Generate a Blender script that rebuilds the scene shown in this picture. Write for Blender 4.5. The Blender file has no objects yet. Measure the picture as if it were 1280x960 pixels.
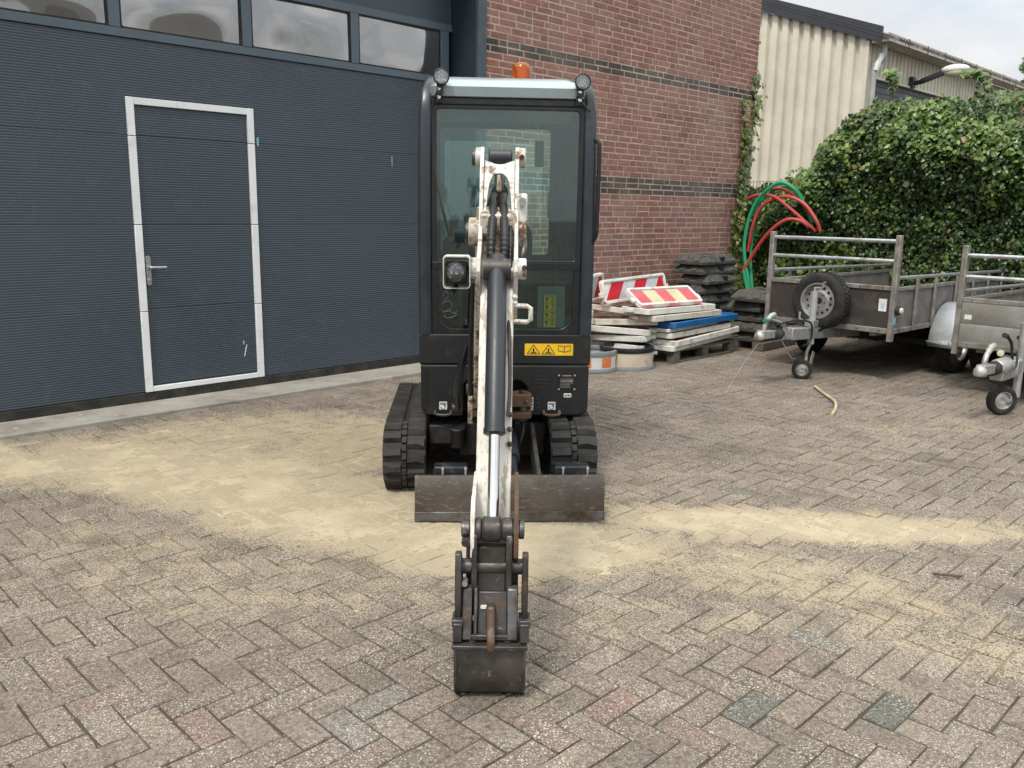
import bpy, bmesh, math, random
import numpy as np
from mathutils import Vector, Matrix, Euler
random.seed(7)
R = math.radians
scene = bpy.context.scene
C = scene.collection

# ------------------------------------------------------------------ camera
CAM_H = 1.55
TH, ROLL, FPX = R(11.45), R(0.86), 1077.0
cam_d = bpy.data.cameras.new('camera'); cam = bpy.data.objects.new('camera', cam_d); C.objects.link(cam)
fw = Vector((0, math.cos(TH), -math.sin(TH))); rt = Vector((1, 0, 0)); up = rt.cross(fw)
r2 = rt*math.cos(ROLL)+up*math.sin(ROLL); u2 = -rt*math.sin(ROLL)+up*math.cos(ROLL)
cam.matrix_world = Matrix(((r2.x, u2.x, -fw.x, 0), (r2.y, u2.y, -fw.y, 0), (r2.z, u2.z, -fw.z, CAM_H), (0, 0, 0, 1)))
cam_d.sensor_width = 36; cam_d.lens = 36*FPX/1280; cam_d.clip_start = .05; cam_d.clip_end = 1000
scene.camera = cam
def in_view(p):          # pixel (in a 1280 wide picture) and distance, to pick which pieces show largest
    q = Vector(p)-Vector((0, 0, CAM_H)); z = q.dot(fw)
    return 640+FPX*q.dot(r2)/z, 480-FPX*q.dot(u2)/z, q.length

# ------------------------------------------------------------------ light: bright overcast
SUN_EL, SUN_AZ = R(57), R(205)     # azimuth from +Y clockwise: behind the camera, a little to the left
world = bpy.data.worlds.new('World'); scene.world = world; world.use_nodes = True
nt = world.node_tree; nt.nodes.clear()
def wn(t, **k):
    n = nt.nodes.new(t)
    for a, b in k.items(): setattr(n, a, b)
    return n
out = wn('ShaderNodeOutputWorld'); bg = wn('ShaderNodeBackground'); bg.inputs['Strength'].default_value = .085
sky = wn('ShaderNodeTexSky', sky_type='NISHITA', sun_disc=False, sun_elevation=SUN_EL, sun_rotation=SUN_AZ)
tc = wn('ShaderNodeTexCoord'); mp = wn('ShaderNodeMapping'); mp.inputs['Scale'].default_value = (1, 1, 2.2); mp.inputs['Location'].default_value = (.35, .2, .1)
n1 = wn('ShaderNodeTexNoise'); n1.inputs['Scale'].default_value = 3.2; n1.inputs['Detail'].default_value = 7; n1.inputs['Roughness'].default_value = .55
n2 = wn('ShaderNodeTexNoise'); n2.inputs['Scale'].default_value = 2.0; n2.inputs['Detail'].default_value = 6
r1 = wn('ShaderNodeValToRGB'); r1.color_ramp.elements[0].position = .30; r1.color_ramp.elements[1].position = .52
rc = wn('ShaderNodeValToRGB'); rc.color_ramp.elements[0].position = .34; rc.color_ramp.elements[1].position = .68
rc.color_ramp.elements[0].color = (6.5, 6.75, 7.0, 1); rc.color_ramp.elements[1].color = (11.2, 11.0, 10.7, 1)
mx = wn('ShaderNodeMix', data_type='RGBA')
l = nt.links.new
l(tc.outputs['Generated'], mp.inputs['Vector']); l(mp.outputs[0], n1.inputs['Vector']); l(mp.outputs[0], n2.inputs['Vector'])
l(n1.outputs['Fac'], r1.inputs[0]); l(n2.outputs['Fac'], rc.inputs[0])
hs = wn('ShaderNodeMix', data_type='RGBA'); hs.inputs['Factor'].default_value = .55; hs.inputs['B'].default_value = (6.6, 7.4, 8.0, 1)
l(sky.outputs[0], hs.inputs['A'])
l(r1.outputs[0], mx.inputs['Factor']); l(hs.outputs['Result'], mx.inputs['A']); l(rc.outputs[0], mx.inputs['B'])
# an overcast sky brightens from the horizon to the zenith
sp = wn('ShaderNodeSeparateXYZ'); l(tc.outputs['Generated'], sp.inputs[0]); gz = wn('ShaderNodeMapRange'); l(sp.outputs['Z'], gz.inputs['Value'])
gz.inputs['From Min'].default_value = 0; gz.inputs['From Max'].default_value = 1; gz.inputs['To Min'].default_value = .56; gz.inputs['To Max'].default_value = 1.75
ml = wn('ShaderNodeVectorMath', operation='SCALE'); l(mx.outputs['Result'], ml.inputs[0]); l(gz.outputs[0], ml.inputs['Scale'])
l(ml.outputs[0], bg.inputs['Color']); l(bg.outputs[0], out.inputs['Surface'])
sd = bpy.data.lights.new('sun', 'SUN'); sd.energy = 1.5; sd.angle = R(11); sd.color = (1, .93, .83)
so = bpy.data.objects.new('sun', sd); C.objects.link(so)
sdir = Vector((math.sin(SUN_AZ)*math.cos(SUN_EL), math.cos(SUN_AZ)*math.cos(SUN_EL), math.sin(SUN_EL)))
so.rotation_euler = sdir.to_track_quat('Z', 'Y').to_euler(); so.location = sdir*30
vs = scene.view_settings; vs.view_transform = 'Standard'; vs.look = 'None'; vs.gamma = 1; vs.exposure = .86; vs.use_curve_mapping = False
scene.render.engine = 'CYCLES'
cy = scene.cycles; cy.max_bounces = 5; cy.diffuse_bounces = 3; cy.glossy_bounces = 3; cy.transmission_bounces = 4; cy.transparent_max_bounces = 12

# ------------------------------------------------------------------ helpers
class MB:
    def __init__(s): s.v = []; s.f = []; s.xf = None
    def add(s, vs, fs):
        o = len(s.v); s.v += [tuple(v) for v in vs]; s.f += [tuple(i+o for i in f) for f in fs]; return s
    def box(s, c, d, rot=None):
        c = Vector(c); h = Vector(d)/2
        m = rot if isinstance(rot, Matrix) else (Euler(rot).to_matrix() if rot else None)
        vs = []
        for z in (-1, 1):
            for x, y in ((-1, -1), (1, -1), (1, 1), (-1, 1)):
                p = Vector((x*h.x, y*h.y, z*h.z)); vs.append(c+(m @ p if m else p))
        return s.add(vs, [(3, 2, 1, 0), (4, 5, 6, 7), (0, 1, 5, 4), (1, 2, 6, 5), (2, 3, 7, 6), (3, 0, 4, 7)])
    def bx(s, x0, x1, y0, y1, z0, z1): return s.box(((x0+x1)/2, (y0+y1)/2, (z0+z1)/2), (x1-x0, y1-y0, z1-z0))
    def prism(s, pts, ax, a0, a1):
        n = len(pts)
        def P(p, a): return (a, p[0], p[1]) if ax == 'x' else ((p[0], a, p[1]) if ax == 'y' else (p[0], p[1], a))
        vs = [P(p, a0) for p in pts]+[P(p, a1) for p in pts]
        fs = [tuple(range(n))[::-1], tuple(range(n, 2*n))]+[(i, (i+1) % n, n+(i+1) % n, n+i) for i in range(n)]
        return s.add(vs, fs)
    def ring(s, outer, inner, ax, a0, a1):      # plate with a hole: two loops with the same number of points
        n = len(outer)
        def P(p, a): return (a, p[0], p[1]) if ax == 'x' else ((p[0], a, p[1]) if ax == 'y' else (p[0], p[1], a))
        vs = [P(p, a) for a in (a0, a1) for L in (outer, inner) for p in L]
        fs = []
        for i in range(n):
            j = (i+1) % n
            fs += [(i, j, n+j, n+i), (2*n+i, 3*n+i, 3*n+j, 2*n+j), (i, 2*n+i, 2*n+j, j), (n+i, n+j, 3*n+j, 3*n+i)]
        return s.add(vs, fs)
    def lathe(s, prof, c=(0, 0, 0), ax=(0, 0, 1), n=24, closed=False, a0=0, a1=2*math.pi, cap=True):
        ax = Vector(ax).normalized(); e = Vector((1, 0, 0)) if abs(ax.x) < .9 else Vector((0, 1, 0))
        p = ax.cross(e).normalized(); q = ax.cross(p); c = Vector(c); full = abs(a1-a0-2*math.pi) < 1e-6
        k = n if full else n+1; vs = []
        for r, h in prof:
            for i in range(k):
                a = a0+(a1-a0)*i/n; vs.append(c+ax*h+(p*math.cos(a)+q*math.sin(a))*r)
        fs = []; m = len(prof)
        for j in range(m if closed else m-1):
            for i in range(n):
                i2 = (i+1) % k; j2 = (j+1) % m
                fs.append((j*k+i, j*k+i2, j2*k+i2, j2*k+i))
        if not closed and full and cap:
            if prof[0][0] > 1e-5: fs.append(tuple(range(k))[::-1])
            if prof[-1][0] > 1e-5: fs.append(tuple((m-1)*k+i for i in range(k)))
        return s.add(vs, fs)
    def cyl(s, p0, p1, r0, r1=None, n=16):
        p0 = Vector(p0); p1 = Vector(p1); r1 = r0 if r1 is None else r1
        return s.lathe([(r0, 0), (r1, (p1-p0).length)], p0, p1-p0, n)
    def tube(s, path, r, n=8, closed=False):
        P = [Vector(p) for p in path]; m = len(P); vs = []; fs = []; prev = None
        for i in range(m):
            if closed: t = P[(i+1) % m]-P[i-1]
            else: t = P[min(i+1, m-1)]-P[max(i-1, 0)]
            t.normalize()
            if prev is None:
                e = Vector((0, 0, 1)) if abs(t.z) < .9 else Vector((1, 0, 0)); a = t.cross(e).normalized()
            else:
                a = prev-t*prev.dot(t); a.normalize()
            prev = a; b = t.cross(a); rr = r[i] if isinstance(r, (list, tuple)) else r
            vs += [P[i]+(a*math.cos(2*math.pi*k/n)+b*math.sin(2*math.pi*k/n))*rr for k in range(n)]
        for i in range(m if closed else m-1):
            for k in range(n):
                j = (i+1) % m; fs.append((i*n+k, i*n+(k+1) % n, j*n+(k+1) % n, j*n+k))
        if not closed: fs += [tuple(range(n))[::-1], tuple((m-1)*n+k for k in range(n))]
        return s.add(vs, fs)
    def ball(s, c, r, n=12, sc=(1, 1, 1)):
        m = n//2; vs = []; c = Vector(c)
        for j in range(m+1):
            t = math.pi*j/m
            for i in range(n):
                a = 2*math.pi*i/n; vs.append(c+Vector((r*sc[0]*math.sin(t)*math.cos(a), r*sc[1]*math.sin(t)*math.sin(a), r*sc[2]*math.cos(t))))
        return s.add(vs, [(j*n+i, (j+1)*n+i, (j+1)*n+(i+1) % n, j*n+(i+1) % n) for j in range(m) for i in range(n)])
    def mesh(s, name, smooth=32, fix=True):
        me = bpy.data.meshes.new(name)
        vs = [tuple(s.xf @ Vector(v)) for v in s.v] if s.xf else s.v
        me.from_pydata(vs, [], s.f)
        if fix:
            bm = bmesh.new(); bm.from_mesh(me); bmesh.ops.remove_doubles(bm, verts=bm.verts, dist=1e-6)
            bmesh.ops.recalc_face_normals(bm, faces=bm.faces); bm.to_mesh(me); bm.free()
        if smooth:
            me.polygons.foreach_set('use_smooth', [True]*len(me.polygons)); me.set_sharp_from_angle(angle=R(smooth))
        me.update(); return me

def tag(o, label=None, cat=None, group=None, kind=None):
    if label: o['label'] = label
    if cat: o['category'] = cat
    if group: o['group'] = group
    if kind: o['kind'] = kind
    return o
def link(name, me, parent=None):
    o = bpy.data.objects.new(name, me); C.objects.link(o)
    if parent: o.parent = parent
    return o
def build(name, mb, mat, parent=None, bev=0, seg=2, smooth=32, label=None):
    me = mb.mesh(name, smooth); me.materials.append(mat); o = link(name, me, parent)
    if bev:
        b = o.modifiers.new('bevel', 'BEVEL'); b.width = bev; b.segments = seg; b.limit_method = 'ANGLE'; b.angle_limit = R(40); b.harden_normals = False
    if label: o['label'] = label
    return o
def thing(name, label, cat, loc=(0, 0, 0), rz=0, group=None):
    o = bpy.data.objects.new(name, None); C.objects.link(o); o.location = loc; o.rotation_euler = (0, 0, rz); o.empty_display_size = .2
    return tag(o, label, cat, group)
def copy_tree(o, parent=None):
    c = o.copy(); C.objects.link(c)
    if parent: c.parent = parent
    for ch in list(o.children): copy_tree(ch, c)
    return c
def rrect(x0, x1, z0, z1, r, n=5):       # rounded rectangle outline; r one radius or four (bl, br, tr, tl)
    rs = r if isinstance(r, (list, tuple)) else (r,)*4; pts = []
    for (cx, cz, a0, q) in ((x0, z0, 180, 0), (x1, z0, 270, 1), (x1, z1, 0, 2), (x0, z1, 90, 3)):
        rr = rs[q]; sx = 1 if q in (0, 3) else -1; sz = 1 if q in (0, 1) else -1
        for i in range(n+1):
            a = R(a0+90*i/n); pts.append((cx+sx*rr+rr*math.cos(a), cz+sz*rr+rr*math.sin(a)))
    return pts
def spline(pts, n=8):
    P = [Vector(p) for p in pts]; outp = []
    for i in range(len(P)-1):
        a, b, c, d = P[max(i-1, 0)], P[i], P[i+1], P[min(i+2, len(P)-1)]
        for k in range(n):
            t = k/n; outp.append(.5*((2*b)+(-a+c)*t+(2*a-5*b+4*c-d)*t*t+(-a+3*b-3*c+d)*t**3))
    return outp+[P[-1]]

# ------------------------------------------------------------------ materials
class NT:
    def __init__(s, name):
        s.m = bpy.data.materials.new(name); s.m.use_nodes = True; s.t = s.m.node_tree; s.b = s.t.nodes['Principled BSDF']; s.o = s.t.nodes['Material Output']
    def n(s, t, ins=None, **k):
        n = s.t.nodes.new(t)
        for a, b in k.items(): setattr(n, a, b)
        for a, b in (ins or {}).items():
            if hasattr(b, 'is_output'): s.t.links.new(b, n.inputs[a])
            else: n.inputs[a].default_value = b
        return n
    def l(s, a, b): s.t.links.new(a, b)
    def noise(s, vec, scale, detail=3, rough=.55): return s.n('ShaderNodeTexNoise', {'Vector': vec, 'Scale': scale, 'Detail': detail, 'Roughness': rough}).outputs['Fac']
    def ramp(s, fac, p0, p1, c0=(0, 0, 0, 1), c1=(1, 1, 1, 1)):
        r = s.n('ShaderNodeValToRGB', {0: fac}); e = r.color_ramp.elements; e[0].position = p0; e[1].position = p1; e[0].color = c0; e[1].color = c1
        return r.outputs[0]
    def mix(s, f, a, b, mode='MIX'):
        n = s.n('ShaderNodeMix', data_type='RGBA', blend_type=mode)
        for k, v in (('Factor', f), ('A', a), ('B', b)):
            if hasattr(v, 'is_output'): s.l(v, n.inputs[k])
            else: n.inputs[k].default_value = v if k == 'Factor' else (tuple(v)+(1,))[:4]
        return n.outputs['Result']
    def math(s, op, a, b=0, clamp=False):
        n = s.n('ShaderNodeMath', operation=op); n.use_clamp = clamp
        for i, v in enumerate((a, b)):
            if hasattr(v, 'is_output'): s.l(v, n.inputs[i])
            else: n.inputs[i].default_value = v
        return n.outputs[0]
    def coord(s):
        tcn = s.n('ShaderNodeTexCoord'); oi = s.n('ShaderNodeObjectInfo')
        k = s.math('MULTIPLY', oi.outputs['Random'], 53.0)
        return s.n('ShaderNodeVectorMath', {0: tcn.outputs['Object'], 1: k}, operation='ADD').outputs[0]
    def bump(s, h, strength, dist):
        b = s.n('ShaderNodeBump', {'Strength': strength, 'Distance': dist, 'Height': h}); s.l(b.outputs[0], s.b.inputs['Normal']); return b
    def set(s, **k):
        for a, v in k.items():
            i = s.b.inputs[a.replace('_', ' ')]
            if hasattr(v, 'is_output'): s.l(v, i)
            else: i.default_value = v
def M(name, col, rough=.55, metal=0, col2=None, vs_=6, dirt=None, da=.5, ds=8, dw=.08, dirt2=None, da2=.3, ds2=30, bump=0, bs=60, bd=.002, spec=.5, rvar=.12, stretch=None):
    m = NT(name); v = m.coord()
    vd = m.n('ShaderNodeMapping', {'Vector': v, 'Scale': stretch}).outputs[0] if stretch else v
    c2 = col2 or tuple(x*.78 for x in col)
    n = m.noise(v, vs_); c = m.mix(m.ramp(n, .35, .65), col, c2)
    ro = m.math('ADD', m.math('MULTIPLY', m.noise(v, vs_*3), rvar*2), rough-rvar)
    if dirt:
        f = m.ramp(m.noise(vd, ds, 5, .65), 1-da-dw, 1-da+dw); c = m.mix(f, c, dirt); ro = m.math('ADD', ro, m.math('MULTIPLY', f, .25), True)
    if dirt2:
        f = m.ramp(m.noise(vd, ds2, 3, .7), 1-da2-.05, 1-da2+.05); c = m.mix(f, c, dirt2)
    m.set(Base_Color=c, Roughness=ro, Metallic=metal, Specular_IOR_Level=spec)
    if bump: m.bump(m.noise(v, bs, 2, .6), bump, bd)
    return m.m
MAT = {}
MAT['black_plastic'] = M('black_plastic', (.011, .012, .0135), .5, spec=.4, dirt=(.035, .032, .027), da=.34, ds=5, dw=.12, bump=.25, bs=400, bd=.0006)
MAT['black_paint'] = M('black_paint', (.009, .010, .012), .33, dirt=(.028, .026, .023), da=.32, ds=6, dw=.14)
MAT['rubber'] = M('rubber', (.016, .016, .016), .72, dirt=(.055, .05, .042), da=.42, ds=9, dw=.14, bump=.5, bs=70, bd=.004)
MAT['tyre'] = M('tyre', (.012, .012, .012), .8, dirt=(.05, .045, .04), da=.4, ds=10, dw=.14, bump=.3, bs=90, bd=.002)
MAT['hose'] = M('hose', (.009, .009, .01), .5)
MAT['white_paint'] = M('white_paint', (.72, .70, .65), .42, col2=(.62, .60, .54), dirt=(.12, .08, .05), da=.37, ds=13, dw=.05, stretch=(1.6, 1, .22), dirt2=(.40, .34, .26), da2=.42, ds2=26, bump=.15, bs=60, bd=.001)
MAT['white_clean'] = M('white_clean', (.62, .61, .57), .42, dirt=(.16, .10, .06), da=.40, ds=18, dw=.04, dirt2=(.36, .31, .24), da2=.40, ds2=34)
MAT['rust_white'] = M('rust_white', (.55, .50, .42), .6, dirt=(.10, .05, .026), da=.47, ds=17, dw=.06, dirt2=(.22, .16, .1), da2=.42, ds2=40, bump=.5, bs=70, bd=.003)
MAT['steel_dark'] = M('steel_dark', (.105, .104, .104), .42, .55, col2=(.045, .04, .036), vs_=9, dirt=(.10, .066, .042), da=.41, ds=13, dw=.08, dirt2=(.26, .26, .255), da2=.31, ds2=30, bump=.5, bs=70, bd=.002)
MAT['steel_worn'] = M('steel_worn', (.17, .172, .175), .4, .65, col2=(.07, .066, .062), vs_=9, dirt=(.075, .048, .03), da=.44, ds=13, dw=.1, bump=.4, bs=60, bd=.002)
MAT['rust'] = M('rust', (.15, .075, .04), .8, .1, col2=(.08, .05, .035), dirt=(.2, .17, .14), da=.35, ds=20, bump=.7, bs=60, bd=.004)
MAT['cyl_grey'] = M('cyl_grey', (.022, .027, .033), .4, dirt=(.05, .048, .044), da=.33, ds=7, dw=.1, bump=.1, bs=80, bd=.001)
MAT['chrome'] = M('chrome', (.72, .72, .72), .13, 1, rvar=.04)
MAT['navy'] = M('navy', (.006, .010, .017), .45, dirt=(.06, .05, .04), da=.35)
MAT['undercarriage'] = M('undercarriage', (.010, .0105, .011), .6, dirt=(.04, .03, .022), da=.42, ds=10, dw=.12, bump=.4, bs=50, bd=.003)
MAT['galv'] = M('galv', (.55, .57, .58), .4, .7, col2=(.42, .44, .45), vs_=16, dirt=(.2, .17, .13), da=.36, ds=7, dw=.12)
MAT['galv_bright'] = M('galv_bright', (.60, .64, .67), .33, .35, col2=(.5, .54, .57), vs_=9, dirt=(.36, .36, .35), da=.3, ds=6, dw=.12)
MAT['galv_old'] = M('galv_old', (.36, .35, .33), .55, .5, col2=(.25, .24, .22), vs_=12, dirt=(.16, .13, .1), da=.42, ds=9, dw=.14)
MAT['alu_panel'] = M('alu_panel', (.36, .37, .36), .5, .5, col2=(.29, .29, .27), vs_=5, dirt=(.2, .18, .14), da=.42, ds=4, dw=.2)
MAT['ply'] = M('ply', (.05, .043, .04), .5, col2=(.034, .03, .028), dirt=(.11, .095, .08), da=.36, ds=6, dw=.15, bump=.2, bs=120, bd=.001)
MAT['ply_grey'] = M('ply_grey', (.19, .185, .18), .6, col2=(.14, .135, .13), dirt=(.1, .085, .07), da=.36, ds=5, dw=.18)
MAT['sticker_white'] = M('sticker_white', (.75, .76, .76), .4)
MAT['ink'] = M('ink', (.02, .02, .02), .5)
MAT['yellow'] = M('yellow', (.80, .50, .015), .4)
MAT['green_sticker'] = M('green_sticker', (.03, .36, .25), .4)
MAT['blue_sticker'] = M('blue_sticker', (.25, .5, .65), .4)
def glass(name, tint, refl=1.0, bumpy=0):
    m = NT(name); t = m.t; t.nodes.remove(m.b)
    tr = m.n('ShaderNodeBsdfTransparent', {'Color': tuple(tint)+(1,)}); gl = m.n('ShaderNodeBsdfGlossy', {'Color': (refl, refl, refl, 1), 'Roughness': .015})
    fr = m.n('ShaderNodeFresnel', {'IOR': 1.55})
    if bumpy:
        b = m.n('ShaderNodeBump', {'Strength': bumpy, 'Distance': .05, 'Height': m.noise(m.coord(), 2.2, 1)}); m.l(b.outputs[0], gl.inputs['Normal'])
    f = m.math('MULTIPLY', fr.outputs[0], 1.35, True)
    df = m.n('ShaderNodeBsdfDiffuse', {'Color': (.34, .58, .56, 1)})  # thin teal film: dirt, plus reflected sky haze put into its colour
    dm = m.n('ShaderNodeMixShader', {0: m.ramp(m.noise(m.coord(), 3.5, 6), .4, .8, (.006, .006, .006, 1), (.03, .03, .03, 1)), 1: tr.outputs[0], 2: df.outputs[0]})
    mxs = m.n('ShaderNodeMixShader', {0: f, 1: dm.outputs[0], 2: gl.outputs[0]}); m.l(mxs.outputs[0], m.o.inputs['Surface']); return m.m
MAT['cab_glass'] = glass('cab_glass', (.84, .97, .945))
MAT['clear_glass'] = glass('clear_glass', (.96, .97, .97))
# ------------------------------------------------------------------ ground
P0 = Vector((-2.87292, 6.60582, 0)); UANG = R(44.9)
U = Vector((math.cos(UANG), math.sin(UANG), 0)); NV = Vector((U.y, -U.x, 0))     # along the facade, and out of it
def fac(s, off, z=0): return P0+U*s+NV*off+Vector((0, 0, z))
# sand spilled on the paving: soft ellipses (cx, cy, rx, ry, rotation, weight)
SAND = [(-1.85, 4.88, 1.55, .62, -25, 1.0), (-.95, 4.35, 1.05, .62, -22, 1.0), (.0, 3.82, .85, .45, 0, 1.0), (1.5, 4.17, 1.25, .27, -5, 1.0),
        (1.15, 3.55, .95, .42, -22, .55), (1.75, 2.98, .75, .32, -20, .48), (-2.0, 5.75, 1.3, .62, 32, .66), (-1.05, 5.55, .7, .95, 0, .72),
        (-3.4, 5.15, 1.1, .36, -30, .95), (3.0, 6.2, .9, .35, 10, .38), (-.75, 6.6, .6, .5, 0, .4), (-1.75, 3.75, .8, .4, -20, .42), (2.1, 5.4, .8, .3, 20, .3), (.6, 3.1, .7, .25, 10, .4), (-.3, 4.2, 3.6, 1.7, -8, .30), (-1.2, 3.4, 1.3, .5, -10, .40)]
def sand_mask(x, y):
    v = np.zeros_like(x)
    for cx, cy, rx, ry, ro, w in SAND:
        c, s_ = math.cos(R(ro)), math.sin(R(ro)); dx, dy = x-cx, y-cy
        d = np.sqrt(((dx*c+dy*s_)/rx)**2+((-dx*s_+dy*c)/ry)**2)
        t = np.clip((1.35-d)/.9, 0, 1); v = np.maximum(v, w*t*t*(3-2*t))
    return v
def sand_nodes(m, pos): return m.n('ShaderNodeAttribute', attribute_name='tint', attribute_type='GEOMETRY').outputs['Alpha']
def paver_material():
    m = NT('concrete_paver'); pos = m.n('ShaderNodeNewGeometry').outputs['Position']
    tint = m.n('ShaderNodeAttribute', attribute_name='tint', attribute_type='GEOMETRY').outputs['Color']
    big = m.noise(pos, 1.1, 3)
    n = m.n('ShaderNodeMix', {'Factor': 1.0, 'A': tint, 'B': m.ramp(big, .3, .7, (.80, .80, .80, 1), (1.14, 1.12, 1.1, 1))}, data_type='RGBA', blend_type='MULTIPLY'); c = n.outputs['Result']
    fine = m.noise(pos, 60, 3, .7); c = m.n('ShaderNodeMix', {'Factor': 1.0, 'A': c, 'B': m.ramp(fine, .3, .7, (.5, .49, .48, 1), (1.42, 1.4, 1.37, 1))}, data_type='RGBA', blend_type='MULTIPLY').outputs['Result']
    # pale exposed grit
    grit = m.math('MAXIMUM', m.ramp(m.noise(pos, 165, 1, .5), .60, .64), m.math('MULTIPLY', m.ramp(m.noise(pos, 95, 2, .6), .64, .675), .8))
    c = m.mix(m.math('MULTIPLY', grit, m.ramp(m.noise(pos, 3.5, 4), .36, .6, (.3, .3, .3, 1), (.95, .95, .95, 1))), c, (.56, .52, .45))
    # mud and dark joints-side grime with their own outlines, sand dust from the spill
    st = m.ramp(m.noise(pos, 2.3, 5, .65), .56, .74); c = m.mix(m.math('MULTIPLY', st, .55), c, (.055, .048, .038))
    sm = sand_nodes(m, pos)
    gr = m.noise(pos, 120, 2, .8); md = m.noise(pos, 6, 4, .65)
    k = m.math('ADD', m.math('ADD', sm, m.math('MULTIPLY', m.math('SUBTRACT', gr, .5), 1.9)), m.math('MULTIPLY', m.math('SUBTRACT', md, .5), 1.1))
    f = m.ramp(k, .42, .60); sandc = m.mix(m.noise(pos, 130, 3), (.48, .41, .285), (.32, .265, .18))
    c = m.mix(m.math('MULTIPLY', f, .86), c, sandc)
    m.set(Base_Color=c, Roughness=.88, Specular_IOR_Level=.25)
    h = m.math('ADD', m.noise(pos, 170, 3, .7), m.math('MULTIPLY', grit, .7)); m.bump(h, .7, .0035); return m.m
MAT['paver'] = paver_material()
def bed_material():
    m = NT('joint_sand'); pos = m.n('ShaderNodeNewGeometry').outputs['Position']
    sm = sand_nodes(m, pos); f = m.ramp(m.math('ADD', sm, m.math('MULTIPLY', m.math('SUBTRACT', m.noise(pos, 9, 5), .5), .8)), .2, .6)
    base = m.mix(m.ramp(m.noise(pos, 4, 6), .35, .65), (.062, .054, .043), (.095, .083, .065)); base = m.mix(m.ramp(m.noise(pos, 1.7, 5), .6, .72), base, (.045, .05, .024))
    m.set(Base_Color=m.mix(f, base, (.27, .22, .14)), Roughness=.95, Specular_IOR_Level=.1); m.bump(m.noise(pos, 150, 4), .6, .004); return m.m
MAT['bed'] = bed_material()
def sandm():
    m = NT('dry_sand'); pos = m.n('ShaderNodeNewGeometry').outputs['Position']
    c = m.mix(m.ramp(m.noise(pos, 4, 5), .35, .65), (.51, .44, .31), (.41, .345, .24)); c = m.mix(m.ramp(m.noise(pos, 190, 3, .7), .55, .72), c, (.2, .16, .105))
    c = m.mix(m.ramp(m.noise(pos, 120, 3, .7), .64, .72), c, (.66, .61, .5))
    m.set(Base_Color=c, Roughness=.95, Specular_IOR_Level=.15); m.bump(m.math('ADD', m.noise(pos, 120, 3, .7), m.noise(pos, 18, 3)), .9, .008); return m.m
MAT['sand'] = sandm()
MAT['earth'] = M('earth', (.1, .09, .075), .95, vs_=.6, bump=.5, bs=10, bd=.01)
g = MB(); g.add([(-220, -120, -.09), (220, -120, -.09), (220, 320, -.09), (-220, 320, -.09)], [(0, 1, 2, 3)])
tag(build('ground', g, MAT['earth'], smooth=0), 'bare earth ground sheet beneath and beyond the paved yard', kind='structure')

# paving bed with a slightly uneven surface, and the herringbone of rectangular pavers in it
def uneven(x, y): return .004*math.sin(1.3*x+.6*y)+.003*math.sin(2.7*y-1.1*x+1)+.002*math.sin(5.1*x+3.3*y)
bed = MB(); N = 200; x0, x1, y0, y1 = -13, 17, -9, 21
bed.add([(x0+(x1-x0)*i/N, y0+(y1-y0)*j/N, uneven(x0+(x1-x0)*i/N, y0+(y1-y0)*j/N)-.0078+random.uniform(-.005, .0034)) for j in range(N+1) for i in range(N+1)],
        [(j*(N+1)+i, j*(N+1)+i+1, (j+1)*(N+1)+i+1, (j+1)*(N+1)+i) for j in range(N) for i in range(N)])
paving = tag(build('paving', bed, MAT['bed']), 'grey concrete yard paving laid in herringbone, dusted with sand', kind='structure')
def set_tint(me, rgb):      # colour in rgb, sand dusting in alpha
    at = me.attributes.new('tint', 'FLOAT_COLOR', 'POINT'); co = np.empty(len(me.vertices)*3); me.vertices.foreach_get('co', co); co = co.reshape(-1, 3)
    d = np.empty((len(co), 4)); d[:, :3] = rgb; d[:, 3] = sand_mask(co[:, 0], co[:, 1]); at.data.foreach_set('color', d.ravel())
set_tint(paving.data, (0, 0, 0))
PW = .1045; PL = 2*PW; J = .0066
def paver_geom(l, w, k, fine=False):       # k: seed for worn corners and ragged edges
    rr = random.Random(k); h = .05; ch = .0055; vs = []
    if fine: base = [(-1, -1), (-.4, -1), (.25, -1), (1, -1), (1, .1), (1, 1), (.35, 1), (-.3, 1), (-1, 1), (-1, -.1)]
    else: base = [(-1, -1), (1, -1), (1, 1), (-1, 1)]
    n = len(base)
    for z, ins in ((-h, 0), (-ch, 0), (0, ch)):
        for sx, sy in base:
            cn = abs(sx) == 1 and abs(sy) == 1; q = rr.uniform(.4, 2.4 if cn and rr.random() < .3 else 1.6)*ins; q2 = rr.uniform(.4, 1.6)*ins
            vs.append((sx*l/2-(sx > 0 or -1)*(q if abs(sx) == 1 else 0), sy*w/2-(sy > 0 or -1)*(q2 if abs(sy) == 1 else 0), z-(rr.uniform(0, .0022) if z == 0 else 0)))
    fs = [tuple(range(2*n, 3*n))]
    for a in (0, n): fs += [(a+i, a+(i+1) % n, a+n+(i+1) % n, a+n+i) for i in range(n)]
    return vs, fs
PCOL = [(.178, .157, .132), (.168, .149, .126), (.188, .167, .140), (.158, .141, .120), (.174, .153, .128), (.19, .171, .146)]
def pick_tint(rr):
    q = rr.random()
    if q < .012: return (.185, .145, .125)
    if q < .018: return (.145, .142, .124)
    if q < .08: return (.18, .15, .126)
    c = rr.choice(PCOL); f = rr.uniform(.9, 1.1); return tuple(x*f*q for x, q in zip(c, (1.03, 1.0, .97)))
rr = random.Random(11); cells = []
ORG = fac(0, .42)
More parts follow.
